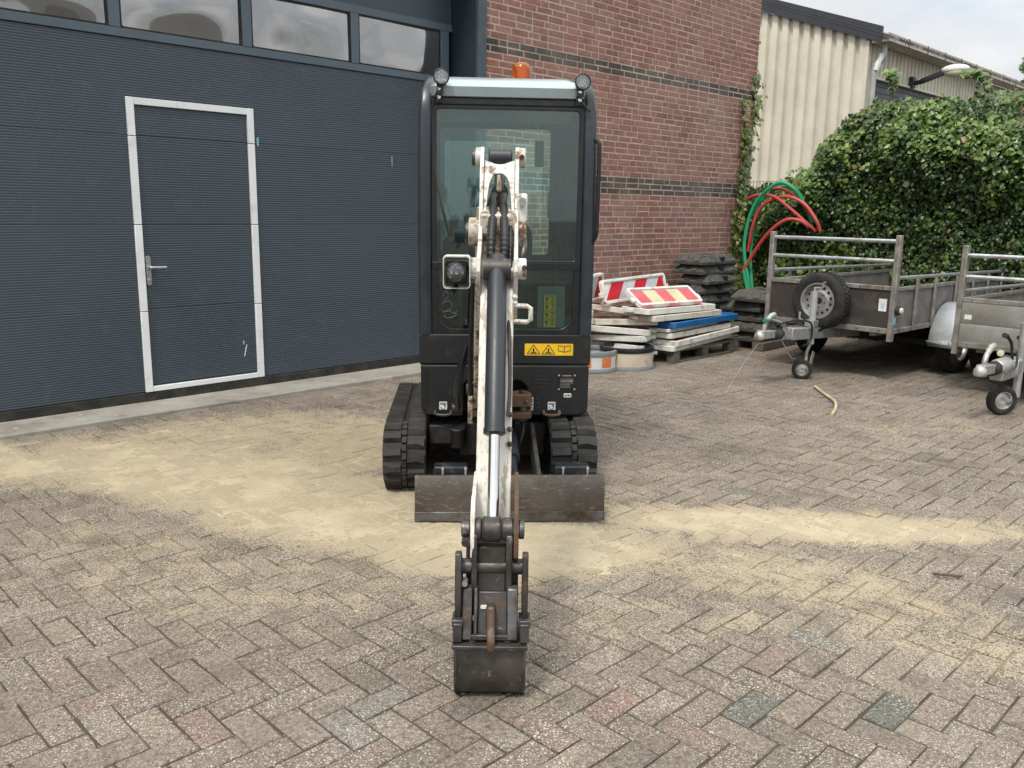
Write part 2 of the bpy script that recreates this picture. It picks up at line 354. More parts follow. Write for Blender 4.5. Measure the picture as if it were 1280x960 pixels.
for i in range(-90, 130):
    for j in range(-60, 110):
        # herringbone on a square lattice of paver widths
        m4 = (i-j) % 4
        if m4 == 0: lx, ly, ang = i+1, j+.5, 0         # lies along the facade: cells i, i+1
        elif m4 == 3: lx, ly, ang = i+.5, j+1, 90      # lies across: cells j, j+1
        else: continue
        off = ly*PW
        if off < -.11: continue
        p = ORG+U*(lx*PW)+NV*off
        if p.y < 1.7 or p.y > 15 or p.x < -5.5 or p.x > 9.5: continue
        px, py, d = in_view((p.x, p.y, 0))
        if px < -160 or px > 1440 or py > 1130: continue
        cells.append((p.x, p.y, ang, px, py, d))
SPECIAL = [((1.235, 2.44), (.112, .115, .102)), ((.34, 2.43), (.20, .14, .122)), ((.80, 2.47), (.125, .126, .112)), ((.49, 2.36), (.19, .145, .126)), ((-1.44, 2.6), (.19, .145, .126)), ((-1.33, 2.52), (.185, .143, .125)), ((-.99, 2.31), (.185, .14, .121)), ((-.36, 2.50), (.182, .172, .15)), ((-.42, 2.40), (.19, .178, .158))]
spec = {}
for (sx, sy), t in SPECIAL:
    k = min(range(len(cells)), key=lambda q: (cells[q][0]-sx)**2+(cells[q][1]-sy)**2); spec[k] = t
order = sorted((c[5], k) for k, c in enumerate(cells) if -25 < c[3] < 1305 and c[4] < 985)
near = set(k for d, k in order[:300])
rest = MB(); tints = []
for k, (x, y, ang, px, py, d) in enumerate(cells):
    t = spec.get(k) or pick_tint(rr)
    z = uneven(x, y)+rr.uniform(-.0022, .0022); tx, ty = rr.gauss(0, .007), rr.gauss(0, .007); rz = UANG+R(ang)+rr.gauss(0, .010)
    dx, dy = rr.gauss(0, .0012), rr.gauss(0, .0012)
    vs, fs = paver_geom(PL-J, PW-J, rr.randrange(400), k in near); mt = Matrix.Translation((x+dx, y+dy, z)) @ Euler((tx, ty, rz)).to_matrix().to_4x4()
    if k in near:
        b = MB(); b.add(vs, fs); me = b.mesh('paver', 0, fix=False); me.materials.append(MAT['paver']); at = me.attributes.new('tint', 'FLOAT_COLOR', 'POINT')
        co = np.array([tuple(mt @ Vector(v)) for v in vs]); al = sand_mask(co[:, 0], co[:, 1]); at.data.foreach_set('color', [q for a_ in al for q in (t[0], t[1], t[2], a_)])
        o = link('paver', me, paving); o.matrix_basis = mt
    else:
        rest.add([mt @ Vector(v) for v in vs], fs); tints += [t]*12
me = rest.mesh('paver', 0, fix=False); set_tint(me, np.array(tints)); me.materials.append(MAT['paver'])
tag(link('paver', me, paving), kind='stuff')
# sand lying on the pavers: a real uneven sheet that sinks below the paver tops where it thins out
from mathutils import noise as mnoise
def joint_dist(x, y):
    a = ((x-ORG.x)*U.x+(y-ORG.y)*U.y)/PW; b = ((x-ORG.x)*NV.x+(y-ORG.y)*NV.y)/PW; i, j = math.floor(a), math.floor(b); m_ = (i-j) % 4
    if m_ in (0, 1): i0 = i-m_; d = min(a-i0, i0+2-a, b-j, j+1-b)
    else: j0 = j if m_ == 3 else j-1; d = min(a-i, i+1-a, b-j0, j0+2-b)
    return d*PW
sx0, sx1, sy0, sy1, st = -4.6, 3.6, 2.6, 7.6, .016
nx, ny = int((sx1-sx0)/st), int((sy1-sy0)/st)
X, Y = np.meshgrid(sx0+st*np.arange(nx+1), sy0+st*np.arange(ny+1)); K = sand_mask(X, Y)
idx = -np.ones(X.shape, int); sv = []
offc = (X-ORG.x)*NV.x+(Y-ORG.y)*NV.y
for j in range(ny+1):
    for i in range(nx+1):
        if K[j, i] > .32 and offc[j, i] > .02:
            x, y = X[j, i], Y[j, i]
            n_ = mnoise.fractal(Vector((x*1.7, y*1.7, 3)), 1, 2, 5)+.55*mnoise.noise(Vector((x*13, y*13, 9)))+.4*mnoise.noise(Vector((x*34, y*34, 5)))
            # tyre and shovel drag marks run across the spill
            z = uneven(x, y)-.0160+.0156*K[j, i]+.0052*n_+.0035*mnoise.noise(Vector((x*5, y*3.2, 17)))-.0035*max(0, 1-joint_dist(x, y)/.014)+random.gauss(0, .0013)
            idx[j, i] = len(sv); sv.append((x+random.uniform(-.003, .003), y+random.uniform(-.003, .003), min(z, .009+uneven(x, y))))
sf = [(idx[j, i], idx[j, i+1], idx[j+1, i+1], idx[j+1, i]) for j in range(ny) for i in range(nx) if min(idx[j, i], idx[j, i+1], idx[j+1, i+1], idx[j+1, i]) >= 0]
sb = MB(); sb.add(sv, [tuple(int(q) for q in f) for f in sf])
me = sb.mesh('sand', 60, fix=False); me.materials.append(MAT['sand'])
tag(link('sand', me), 'pale yellow sand spilled in a wide curved swath over the paving', 'sand', kind='stuff')

# loose pale grit and crumbs lying on the pavers
MAT['grit'] = M('grit', (.42, .38, .31), .9, col2=(.16, .14, .11), vs_=30)
gb = MB(); rr = random.Random(77)
OCT = [(1, 0, 0), (-1, 0, 0), (0, 1, 0), (0, -1, 0), (0, 0, 1), (0, 0, -1)]; OF = [(0, 2, 4), (2, 1, 4), (1, 3, 4), (3, 0, 4), (2, 0, 5), (1, 2, 5), (3, 1, 5), (0, 3, 5)]
for k in range(5200):
    y = 2.0+5.5*rr.random()**1.8; x = rr.uniform(-.72, .76)*y; r_ = rr.uniform(.0012, .0036)*(1.6 if rr.random() < .06 else 1)
    if joint_dist(x, y) > .014 and rr.random() < .45: continue
    a = rr.uniform(0, 6.28); ca, sa = math.cos(a), math.sin(a); q = [rr.uniform(.6, 1.5) for _ in range(6)]; zz = uneven(x, y)+r_*.45
    gb.add([(x+(v[0]*ca-v[1]*sa)*r_*q[i], y+(v[0]*sa+v[1]*ca)*r_*q[i], zz+v[2]*r_*.8*q[i]) for i, v in enumerate(OCT)], OF)
me = gb.mesh('grit', 0, fix=False); me.materials.append(MAT['grit']); tag(link('grit', me), 'loose pale grit and crumbs scattered over the paving', 'grit', kind='stuff')
# ------------------------------------------------------------------ kerb in front of the big door
MAT['concrete'] = M('concrete', (.33, .315, .28), .85, col2=(.25, .235, .205), vs_=2.5, dirt=(.16, .145, .12), da=.4, ds=3, dw=.15, dirt2=(.42, .36, .25), da2=.35, ds2=9, bump=.5, bs=80, bd=.003)
k = MB(); k.bx(-4.5, 3.28, -.415, .06, -.08, .028)
ke = build('kerb', k, MAT['concrete'], bev=.008); ke.location = P0; ke.rotation_euler = (0, 0, UANG)
tag(ke, 'low pale concrete threshold kerb along the foot of the dark door', kind='structure')

# ------------------------------------------------------------------ workshop: brick wall and steel portal
def brick_material():
    m = NT('red_brick'); pos = m.n('ShaderNodeNewGeometry').outputs['Position']
    tint = m.n('ShaderNodeVectorMath', {0: m.n('ShaderNodeAttribute', attribute_name='tint', attribute_type='OBJECT').outputs['Color'],
               1: m.n('ShaderNodeAttribute', attribute_name='tint', attribute_type='GEOMETRY').outputs['Color']}, operation='ADD').outputs[0]
    c = m.n('ShaderNodeMix', {'Factor': 1.0, 'A': tint, 'B': m.ramp(m.noise(pos, 28, 3, .65), .3, .7, (.72, .72, .74, 1), (1.22, 1.2, 1.18, 1))}, data_type='RGBA', blend_type='MULTIPLY').outputs['Result']
    f = m.ramp(m.noise(pos, 1.1, 5, .62), .42, .7); c = m.mix(m.math('MULTIPLY', f, .38), c, (.34, .245, .215))       # lime bloom
    c = m.mix(m.math('MULTIPLY', m.ramp(m.noise(pos, 55, 4, .7), .62, .7), .5), c, (.1, .06, .05))
    m.set(Base_Color=c, Roughness=.85, Specular_IOR_Level=.25); m.bump(m.noise(pos, 120, 3, .7), .55, .003); return m.m
MAT['brick'] = brick_material()
MAT['mortar'] = M('mortar', (.42, .355, .30), .92, col2=(.35, .295, .245), vs_=3, bump=.5, bs=120, bd=.002)
MAT['steel_trim'] = M('steel_trim', (.042, .064, .082), .45, col2=(.036, .056, .073), vs_=2, dirt=(.09, .1, .1), da=.34, ds=4, dw=.15)
MAT['steel_trim_shaded'] = M('steel_trim_shaded', (.018, .029, .040), .5, col2=(.015, .025, .035), vs_=2)  # darker copy of steel_trim: the reveal's shade put into the colour
SW0, SW1, YB = 3.27, 8.24, -.37          # brick wall from the portal to its far corner; face in door coordinates
workshop = thing('workshop_building', 'red brick workshop wall with dark brick bands beside the grey door', 'building', P0, UANG)
CH = .0642; ZTOP = 5.2
wl = MB(); wl.bx(SW0, SW1-.004, YB+.0022, YB+.25, -.05, ZTOP)
wl.bx(SW1-.25, SW1-.004, YB+.25, 5.5, -.05, ZTOP)                        # return wall at the far corner
wl.bx(-9.0, -3.35, YB+.005, YB+.25, -.05, ZTOP); wl.bx(-3.35, SW0, YB+.05, YB+.25, 4.05, ZTOP)
wall = build('wall', wl, MAT['mortar'], workshop, smooth=0)
BL, BJ = .229, .0125
def brick_geom(l, k, d=.05):
    r_ = random.Random(k); h = CH-BJ; c = .0022
    def q(): return r_.uniform(-.0012, .0012)
    vs = [(x*l/2+q(), d, z*h/2+q()) for x, z in ((-1, -1), (1, -1), (1, 1), (-1, 1))]
    vs += [(x*l/2+q(), c, z*h/2+q()) for x, z in ((-1, -1), (1, -1), (1, 1), (-1, 1))]
    vs += [(x*(l/2-c)+q(), 0, z*(h/2-c)+q()) for x, z in ((-1, -1), (1, -1), (1, 1), (-1, 1))]
    fs = [(8, 9, 10, 11)]
    for a in (0, 4): fs += [(a+i, a+(i+1) % 4, a+4+(i+1) % 4, a+4+i) for i in range(4)]
    return vs, fs
BT = [(.255, .118, .09), (.238, .112, .088), (.265, .125, .096), (.222, .108, .087), (.248, .125, .102), (.212, .111, .094), (.258, .137, .11)]
DK = [(.062, .056, .049), (.072, .065, .057), (.055, .05, .046)]
rr = random.Random(5); bricks = []
nrow = int((ZTOP-.02)/CH)
zb0 = 1.742-27*CH
for row in range(-1, nrow+1):
    z = zb0+CH*(row+.5)
    if z < .02 or z > ZTOP-.04: continue
    zr = z
    band = (1.735 < zr < 1.945) or (3.025 < zr < 3.165)
    s = SW0-rr.choice((0, .057, .115, .17)); last = None
    while s < SW1:
        kind = rr.choices(('s', 'h', 'k'), (.72, .2, .08))[0]
        if last == 'h' and kind == 'h': kind = 's'
        L = {'s': BL, 'h': .1145, 'k': .172}[kind]; last = kind
        a, b = max(s, SW0), min(s+L, SW1)
        if b-a > .03: bricks.append(((a+b)/2, z, b-a-BJ if b < SW1 else b-a, band))
        s += L
RZ = Matrix.Translation(P0) @ Matrix.Rotation(UANG, 4, 'Z')
vis = []
for i, (s, z, L, band) in enumerate(bricks):
    px, py, d = in_view(RZ @ Vector((s, YB, z)))
    if -5 < py < 345 and 604 < px < 950 and not (524 < px < 746 and py > 104): vis.append((-L/d/d, i))
big = set(i for q, i in sorted(vis)[:300])
BMESH = {}
rest = MB(); tints = []
for i, (s, z, L, band) in enumerate(bricks):
    t = rr.choice(DK) if band else rr.choice(BT); f = rr.uniform(.85, 1.15); t = tuple(x*f for x in t); yo = rr.uniform(-.0018, .0018)
    if i in big:
        key = (round(L, 3), rr.randrange(3))
        if key not in BMESH:
            b = MB(); b.add(*brick_geom(key[0], key[1])); BMESH[key] = b.mesh('brick', 0); BMESH[key].materials.append(MAT['brick'])
        o = link('brick', BMESH[key], wall); o.location = (s, YB+yo, z); o.rotation_euler = (0, rr.gauss(0, .003), 0); o['tint'] = t
    else:
        vs, fs = brick_geom(L, rr.randrange(60)); rest.add([(v[0]+s, v[1]+YB+yo, v[2]+z) for v in vs], fs); tints += [t]*12
# courses on the return wall, seen only end on, and on the pier left of the door
for row in range(nrow):
    z = zb0+CH*(row+.5)
    if z < .02: continue
    for k in range(14):
        vs, fs = brick_geom(BL-BJ, rr.randrange(60)); s = -3.35-BL*(k+.5)-(row % 2)*.11; t = rr.choice(BT)
        rest.add([(v[0]+s, v[1]+YB, v[2]+z) for v in vs], fs); tints += [t]*12
    for k in range(20):
        vs, fs = brick_geom(BL-BJ, rr.randrange(60)); y = YB+.02+BL*(k+.5)+(row % 2)*.11; t = rr.choice(BT)
        rest.add([(SW1-v[1], y+v[0], v[2]+z) for v in vs], fs); tints += [t]*12
me = rest.mesh('brick', 0, fix=False); at = me.attributes.new('tint', 'FLOAT_COLOR', 'POINT')
at.data.foreach_set('color', [c for t in tints for c in (t[0], t[1], t[2], 1)]); me.materials.append(MAT['brick'])
tag(link('brick', me, wall), kind='stuff')
# steel portal: reveal and its front strip, both sides, and the lintel panel
for s0, s1 in ((3.165, SW0-.001), (-3.35, -3.245)):
    p = MB(); p.bx(s0, s1, YB-.012, YB+.03, .03, 4.05); build('portal_strip', p, MAT['steel_trim'], workshop, bev=.003)
for s0, s1 in ((3.167, 3.20), (-3.28, -3.247)): p = MB(); p.bx(s0, s1, YB+.03, .05, .03, 4.05); build('portal_reveal', p, MAT['steel_trim_shaded'], workshop)
p = MB(); p.bx(-3.35, SW0, YB-.012, YB+.05, 4.05, 4.4); build('lintel', p, MAT['steel_trim'], workshop)
p = MB(); p.bx(-9, SW1, YB-.1, 5.6, ZTOP, ZTOP+.12); build('roof', p, MAT['steel_trim'], workshop)

# ------------------------------------------------------------------ sectional garage door with a wicket door in it
def ribbed_material(name, a, b):
    m = NT(name); v = m.coord(); c = m.mix(m.ramp(m.noise(v, .9, 5), .3, .7), a, b)
    c = m.mix(m.math('MULTIPLY', m.ramp(m.noise(v, 7, 7, .7), .58, .78), .35), c, (.12, .13, .13))
    m.set(Base_Color=c, Roughness=.43, Specular_IOR_Level=.5); m.bump(m.noise(v, 260, 4, .6), .18, .001); return m.m
MAT['door_panel'] = ribbed_material('door_panel', (.045, .062, .081), (.040, .055, .072))
MAT['window_rail'] = M('window_rail', (.085, .115, .145), .4, col2=(.07, .1, .125), vs_=2)
MAT['seal'] = M('seal', (.016, .016, .015), .85, dirt=(.06, .056, .04), da=.42, ds=9, dw=.14)
MAT['frame_white'] = M('frame_white', (.74, .77, .78), .38, col2=(.68, .71, .72), vs_=3, dirt=(.5, .49, .46), da=.28, ds=6, dw=.15)
gd = thing('garage_door', 'dark blue-grey sectional garage door with white framed wicket door', 'garage door', P0, UANG)
rows = [(.1, .75), (.75, 1.395), (1.395, 2.05), (2.05, 2.732)]
def ribs(mb, xa, xb, z0, z1, y=0):
    n = max(1, round((z1-z0)/.0185)); p = (z1-z0)/n; prof = [(z0, y+.003)]
    for i in range(n):
        a = z0+i*p; prof += [(a+.16*p, y+.0014), (a+.34*p, y), (a+.72*p, y), (a+.90*p, y+.0014)]
    prof += [(z1, y+.003)]; m = len(prof)
    mb.add([(xa, q, z) for z, q in prof]+[(xb, q, z) for z, q in prof], [(i, m+i, m+i+1, i+1) for i in range(m-1)])
    mb.bx(xa, xb, y+.012, y+.0505, z0-.004, z1+.004) if False else None
FX0, FX1, FZ0, FZ1, FB = .0, 1.02, .10, 2.325, .056
for z0, z1 in rows:
    for xa, xb in ((-3.24, FX0), (FX1, 3.16)):
        mb = MB(); ribs(mb, xa, xb, z0+.0006, z1-.0006); build('panel', mb, MAT['door_panel'], gd, smooth=20)
mb = MB(); ribs(mb, FX0, FX1, FZ1+.002, 2.731); build('panel', mb, MAT['door_panel'], gd, smooth=20)
mb = MB(); mb.bx(-3.3, 3.2, .052, .09, .0, 4.05); build('light_block_sheet', mb, MAT['seal'] if 'seal' in MAT else MAT['ink'], gd)  # added dark sheet: blocks leaking light and gives the seams their shade
mb = MB(); mb.bx(-3.24, 3.16, -.012, .045, .028, .098); build('bottom_seal', mb, MAT['seal'], gd, bev=.004)
# wicket door: leaf of three ribbed sections, sectioned white frame, lever handle on a long plate
wd = MB(); wd.bx(FX0+.01, FX1-.01, .02, .05, FZ0, FZ1-.005); wick = build('wicket_door', wd, MAT['door_panel'], gd)
cuts = [FZ0+FB, .75, 1.395, 2.05, FZ1-FB]
for z0, z1 in zip(cuts[:-1], cuts[1:]):
    mb = MB(); ribs(mb, FX0+FB, FX1-FB, z0+.002, z1-.002, .004); build('leaf_panel', mb, MAT['door_panel'], wick, smooth=20)
fz = [FZ0, .735, 1.395, 2.045, FZ1]
for x in (FX0, FX1-FB):
    for z0, z1 in zip(fz[:-1], fz[1:]):
        mb = MB(); mb.bx(x, x+FB, -.016, .018, z0+.0025, z1-.0025); build('frame_bar', mb, MAT['frame_white'], wick, bev=.003)
for z0, z1 in ((FZ1-FB, FZ1), (FZ0, FZ0+.045)):
    mb = MB(); mb.bx(FX0+FB+.001, FX1-FB-.001, -.0135, .018, z0+.002, z1-.003); build('frame_bar', mb, MAT['frame_white'], wick, bev=.003)
MAT['handle_alu'] = M('handle_alu', (.5, .52, .53), .35, .7, rvar=.05)
mb = MB(); mb.prism(rrect(.066, .104, .935, 1.16, .018), 'y', -.012, .004); mb.cyl((.085, -.012, 1.075), (.085, -.055, 1.075), .011, n=12)
mb.tube(spline([(.085, -.05, 1.075), (.095, -.057, 1.075), (.13, -.057, 1.074), (.205, -.054, 1.072)], 5), .0105, 8); mb.cyl((.085, -.02, .975), (.085, -.01, .975), .012, n=12)
build('handle', mb, MAT['handle_alu'], wick, bev=.002)
mb = MB(); mb.bx(.845, .850, -.001, .003, .40, .43); mb.box((.862, .001, .345), (.006, .004, .10), (0, .25, 0)); build('scratch_mark', mb, MAT['sticker_white'], wick)
mb = MB(); mb.prism(rrect(1.045, 1.062, 2.03, 2.10, .008), 'y', -.004, .004); build('reflector', mb, MAT['blue_sticker'], gd)
mb = MB(); mb.bx(2.42, 2.428, -.003, .002, 1.93, 2.02); build('scratch_mark', mb, MAT['galv'], gd)
# row of windows above
def pane_material():
    m = NT('acrylic_pane'); v = m.coord(); m.set(Base_Color=(.035, .04, .042, 1), Roughness=.05, Specular_IOR_Level=1.0, IOR=2.0)
    h = m.math('ADD', m.noise(v, 1.5, 1, .4), m.math('MULTIPLY', m.noise(v, .8, 1), 1.5)); b = m.bump(h, .7, .11); m.set(Coat_Weight=1.0, Coat_Roughness=.03, Coat_IOR=2.0); m.l(b.outputs[0], m.b.inputs['Coat Normal']); return m.m
MAT['pane'] = pane_material()
mul = [-3.145, -2.11, -1.075, -.04, .995, 2.03, 3.065]
for z0, z1 in ((2.734, 2.796), (3.215, 3.285)):
    mb = MB(); mb.bx(-3.24, 3.16, -.012, .04, z0, z1); build('window_rail', mb, MAT['window_rail'], gd, bev=.004)
for q, s in enumerate(mul):
    mb = MB(); w = .042 if 0 < q < 6 else .05; mb.bx(s-w, s+w, -.0145, .04, 2.796, 3.215); build('window_post', mb, MAT['window_rail'], gd, bev=.004)
for q in range(6):
    a, b = mul[q]+.042, mul[q+1]-.042
    mb = MB(); mb.ring(rrect(a, b, 2.796, 3.215, .002, 2), rrect(a+.014, b-.014, 2.81, 3.201, .012, 2), 'y', -.004, .012); gk = build('window', mb, MAT['seal'], gd)
    mb = MB(); nn = 24
    for i in range(nn+1):        # slightly bellied acrylic sheet
        for j in range(9):
            x = a+.012+(b-a-.024)*i/nn; z = 2.808+(.395)*j/8
            e = min(i, nn-i)/nn*2; f = min(j, 8-j)/8*2; y = .006-.010*min(1, e*2)*min(1, f*1.5)+.0035*math.sin(7*x+q*2.1+3*z); mb.v.append((x, y, z))
    mb.f = [(i*9+j, (i+1)*9+j, (i+1)*9+j+1, i*9+j+1) for i in range(nn) for j in range(8)]
    build('pane', mb, MAT['pane'], gk, smooth=60)
mb = MB(); mb.bx(-3.24, 3.16, .005, .045, 3.287, 4.06); build('top_panel', mb, MAT['door_panel'], gd)

# ------------------------------------------------------------------ cream corrugated shed behind the hedge
SC = Vector((6.939, 18.010, 0))
shed = thing('corrugated_shed', 'cream corrugated metal shed with dark gable trim behind the hedge', 'building', SC, UANG)
MAT['cream_sheet'] = M('cream_sheet', (.62, .59, .49), .5, col2=(.55, .52, .43), vs_=1.2, dirt=(.48, .45, .36), da=.36, ds=1.2, dw=.2)
MAT['fascia'] = M('fascia', (.03, .032, .04), .5)
MAT['roof_sheet'] = M('roof_sheet', (.10, .10, .10), .8, dirt=(.06, .065, .05), da=.4)
MAT['gutter'] = M('gutter', (.42, .39, .34), .6, col2=(.33, .3, .26), vs_=3, dirt=(.2, .16, .13), da=.36, ds=5, dw=.15)
MAT['pvc_grey'] = M('pvc_grey', (.36, .38, .39), .5)
MAT['shed_door'] = M('shed_door', (.05, .058, .075), .5)
SL = .355; GW = 6.0; EZ = 4.92
def trap(mb, a0, a1, z0f, z1f, pitch, depth, place):
    n = int((a1-a0)/pitch); pts = []
    for i in range(n):
        a = a0+i*pitch; pts += [(a, 0), (a+.52*pitch, 0), (a+.64*pitch, depth), (a+.88*pitch, depth)]
    pts.append((a0+n*pitch, 0)); o = len(mb.v)
    for a, d in pts: mb.v += [place(a, d, z0f(a)), place(a, d, z1f(a))]
    mb.f += [(o+2*i, o+2*i+2, o+2*i+3, o+2*i+1) for i in range(len(pts)-1)]
# gable: local x = 0 plane facing -x, runs along +y; long side: local y = 0 plane facing -y
mb = MB(); trap(mb, 0.05, GW, lambda a: 0, lambda a: EZ+.02+SL*a, .245, .075, lambda a, d, z: (d, a, z)); build('gable_sheet', mb, MAT['cream_sheet'], shed, smooth=20)
mb = MB(); trap(mb, 0.06, 15, lambda a: 4.26 if .4 < a < 4.6 else 0, lambda a: EZ-.03, .2, .04, lambda a, d, z: (a, d, z)); build('side_sheet', mb, MAT['cream_sheet'], shed, smooth=20)
mb = MB(); mb.bx(-.012, .05, -.012, .05, 0, EZ); build('corner_trim', mb, MAT['cream_sheet'], shed, bev=.004)
mb = MB(); mb.prism([(-.28, EZ+.02-.28*SL), (GW, EZ+.02+SL*GW), (GW, EZ+.32+SL*GW), (-.28, EZ+.32-.28*SL)], 'x', -.09, -.03); build('gable_trim', mb, MAT['fascia'], shed)
mb = MB(); nn = 110
for a in np.linspace(-.1, 15, nn*2+1):
    z = .03*math.cos(a*2*math.pi/.16)
    mb.v += [(a, -.42, EZ+.20-.42*SL+z*.8), (a, GW, EZ+.34+SL*GW+z*.8), (a, -.42, EZ+.14-.42*SL+z*.8), (a, GW, EZ+.28+SL*GW+z*.8)]
for i in range(nn*2): mb.f += [(4*i, 4*i+4, 4*i+5, 4*i+1), (4*i+2, 4*i+3, 4*i+7, 4*i+6), (4*i, 4*i+2, 4*i+6, 4*i+4)]
build('roof', mb, MAT['roof_sheet'], shed, smooth=60)
mb = MB(); mb.bx(-.05, 15, -.40, -.08, EZ-.06, EZ-.02); mb.bx(-.05, 15, -.42, -.385, EZ-.06, EZ+.09); mb.bx(-.06, -.02, -.42, -.08, EZ-.065, EZ+.085)
gut = build('gutter', mb, MAT['gutter'], shed)
for i in range(14):
    mb = MB(); mb.bx(.9+i*1.0, .925+i*1.0, -.43, -.40, EZ-.066, EZ+.098); build('gutter_clip', mb, MAT['rust'], gut)
mb = MB(); mb.tube(spline([(.16, -.24, EZ-.04), (.16, -.24, EZ-.3), (.12, -.12, EZ-.55), (.12, -.1, EZ-.8), (.12, -.1, 0)], 6), .055, 12); dp = build('downpipe', mb, MAT['pvc_grey'], shed)
mb = MB(); mb.tube([(.155, -.235, EZ-.26), (.145, -.20, EZ-.36), (.13, -.15, EZ-.47), (.122, -.125, EZ-.56)], .064, 12); build('pipe_elbow', mb, MAT['sticker_white'], dp)
mb = MB(); mb.lathe([(.068, -.02), (.068, .02)], (.12, -.1, 3.3), (0, 0, 1), 14); build('pipe_bracket', mb, MAT['galv'], dp)
mb = MB(); mb.bx(.42, 4.58, .06, .10, 0, 4.26); od = build('overhead_door', mb, MAT['shed_door'], shed)
for i in range(34):
    mb = MB(); mb.bx(.43, 4.57, .045, .06, 4.25-.125*(i+1)+.008, 4.25-.125*i); build('slat', mb, MAT['shed_door'], od, bev=.004)
mb = MB(); mb.bx(.30, 4.7, -.05, .02, 4.235, 4.275); mb.bx(.34, .42, -.02, .05, 0, 4.235); build('door_trim', mb, MAT['cream_sheet'], shed)
mb = MB(); mb.bx(.2, 15, .2, GW, 0, .02); build('floor_slab', mb, MAT['concrete'], shed)
# wall lamp on its bracket
lp = thing('wall_lamp', 'street style wall lamp on a bracket high on the cream shed', 'lamp', SC+U*2.2+Vector((0, 0, .14)), UANG)
mb = MB(); mb.bx(-.08, .08, -.10, -.012, 4.10, 4.33); build('bracket', mb, MAT['fascia'], lp, bev=.01)
mb = MB(); mb.tube([(0, -.08, 4.2), (.02, -.25, 4.22)], .05, 10); mb.prism([(-.22, 4.17), (-.22, 4.27), (-.66, 4.42), (-.70, 4.32)], 'x', -.05, .07); build('arm', mb, MAT['pvc_dark'] if 'pvc_dark' in MAT else MAT['fascia'], lp, bev=.015)
mb = MB(); mb.ball((.01, -.90, 4.41), 1, 16, (.13, .29, .10)); hd = build('lamp_head', mb, MAT['sticker_white'], lp, smooth=60)
mb = MB(); mb.ball((.01, -.92, 4.36), 1, 16, (.115, .25, .11)); MAT['lamp_lens'] = M('lamp_lens', (.62, .64, .42), .2); build('lamp_glass', mb, MAT['lamp_lens'], hd, smooth=60)

# ------------------------------------------------------------------ foliage
def leaf_material(name, a, b, c):
    m = NT(name); gi = m.n('ShaderNodeNewGeometry'); rnd = gi.outputs['Random Per Island']; r = m.n('ShaderNodeValToRGB', {0: rnd}); e = r.color_ramp.elements
    e[0].color = a+(1,); e[1].color = c+(1,); x = e.new(.55); x.color = b+(1,); e[-1].position = .94; x = e.new(.975); x.color = (.17, .12, .05, 1)
    pat = m.mix(1.0, r.outputs[0], m.ramp(m.noise(gi.outputs['Position'], 1.9, 3, .6), .36, .66, (.58, .62, .6, 1), (1.3, 1.25, 1.1, 1)), 'MULTIPLY')
    m.set(Base_Color=pat, Roughness=.36, Specular_IOR_Level=.5)
    tl = m.n('ShaderNodeBsdfTranslucent', {'Color': pat}); ms = m.n('ShaderNodeMixShader', {0: .22, 1: m.b.outputs[0], 2: tl.outputs[0]}); m.l(ms.outputs[0], m.o.inputs['Surface']); return m.m
MAT['ivy'] = leaf_material('ivy', (.02, .045, .014), (.044, .094, .024), (.105, .18, .04))
MAT['ivy_light'] = leaf_material('ivy_light', (.06, .115, .028), (.12, .18, .045), (.24, .26, .09))
MAT['vine'] = leaf_material('vine', (.045, .095, .02), (.085, .165, .033), (.19, .27, .06))
MAT['stem'] = M('stem', (.09, .07, .05), .9)
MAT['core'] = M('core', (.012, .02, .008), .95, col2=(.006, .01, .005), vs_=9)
def leaf(mb, p, nrm, size, rr):
    nrm = nrm.normalized(); dn = Vector((rr.gauss(0, .45), rr.gauss(0, .45), -1)); t = (dn-nrm*dn.dot(nrm)); t.normalize(); w = nrm.cross(t)
    l = size; k = size*rr.uniform(.36, .5); f = nrm*size*rr.uniform(.08, .2)
    vs = [p-t*l*.35, p-t*l*.12+w*k-f, p+t*l*.25+w*k*.62-f*.7, p+t*l*.62-f, p+t*l*.25-w*k*.62-f*.7, p-t*l*.12-w*k-f]
    mb.add(vs, [(0, 1, 2, 3), (0, 3, 4, 5)])
hs0 = fac(8.53, .3)
hedge = thing('ivy_hedge', 'tall dark green ivy hedge behind the trailers', 'hedge', hs0, UANG)
# local frame: x away from the camera (along the facade), y = -n ; the hedge runs towards -y
PROF = [(-.35, 1.85), (.0, 1.92), (.48, 1.98), (.76, 2.1), (1.0, 2.34), (1.12, 2.52), (1.35, 2.74), (1.55, 2.84), (1.83, 2.88), (2.4, 2.80), (2.83, 2.90), (3.3, 2.82), (4.2, 2.9), (5.5, 2.85), (7, 2.9)]
def htop(a): return float(np.interp(a, [q[0] for q in PROF], [q[1] for q in PROF]))+.10*mnoise.noise(Vector((a*3.1, 0, 1)))+.06*mnoise.noise(Vector((a*9, 0, 4)))
def hfront(a, z):
    t = htop(a); base = .05+.30*min(1, max(0, (t-z)/.6))**.5
    ov = .32*max(0, min(1, (t-1.5)/1.2))*math.exp(-((z-t+.55)/.55)**2)
    return -(base+ov+.16*mnoise.noise(Vector((a*1.6, z*1.6, 7)))+.07*mnoise.noise(Vector((a*4.5, z*4.5, 2))))
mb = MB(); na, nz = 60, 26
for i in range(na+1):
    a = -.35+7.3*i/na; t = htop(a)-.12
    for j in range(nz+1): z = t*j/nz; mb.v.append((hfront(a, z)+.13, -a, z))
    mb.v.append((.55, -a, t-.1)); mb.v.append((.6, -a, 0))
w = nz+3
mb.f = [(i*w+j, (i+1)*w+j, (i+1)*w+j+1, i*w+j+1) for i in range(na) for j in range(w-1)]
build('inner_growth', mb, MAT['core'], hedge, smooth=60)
rr = random.Random(3); lv = MB(); lt = MB()
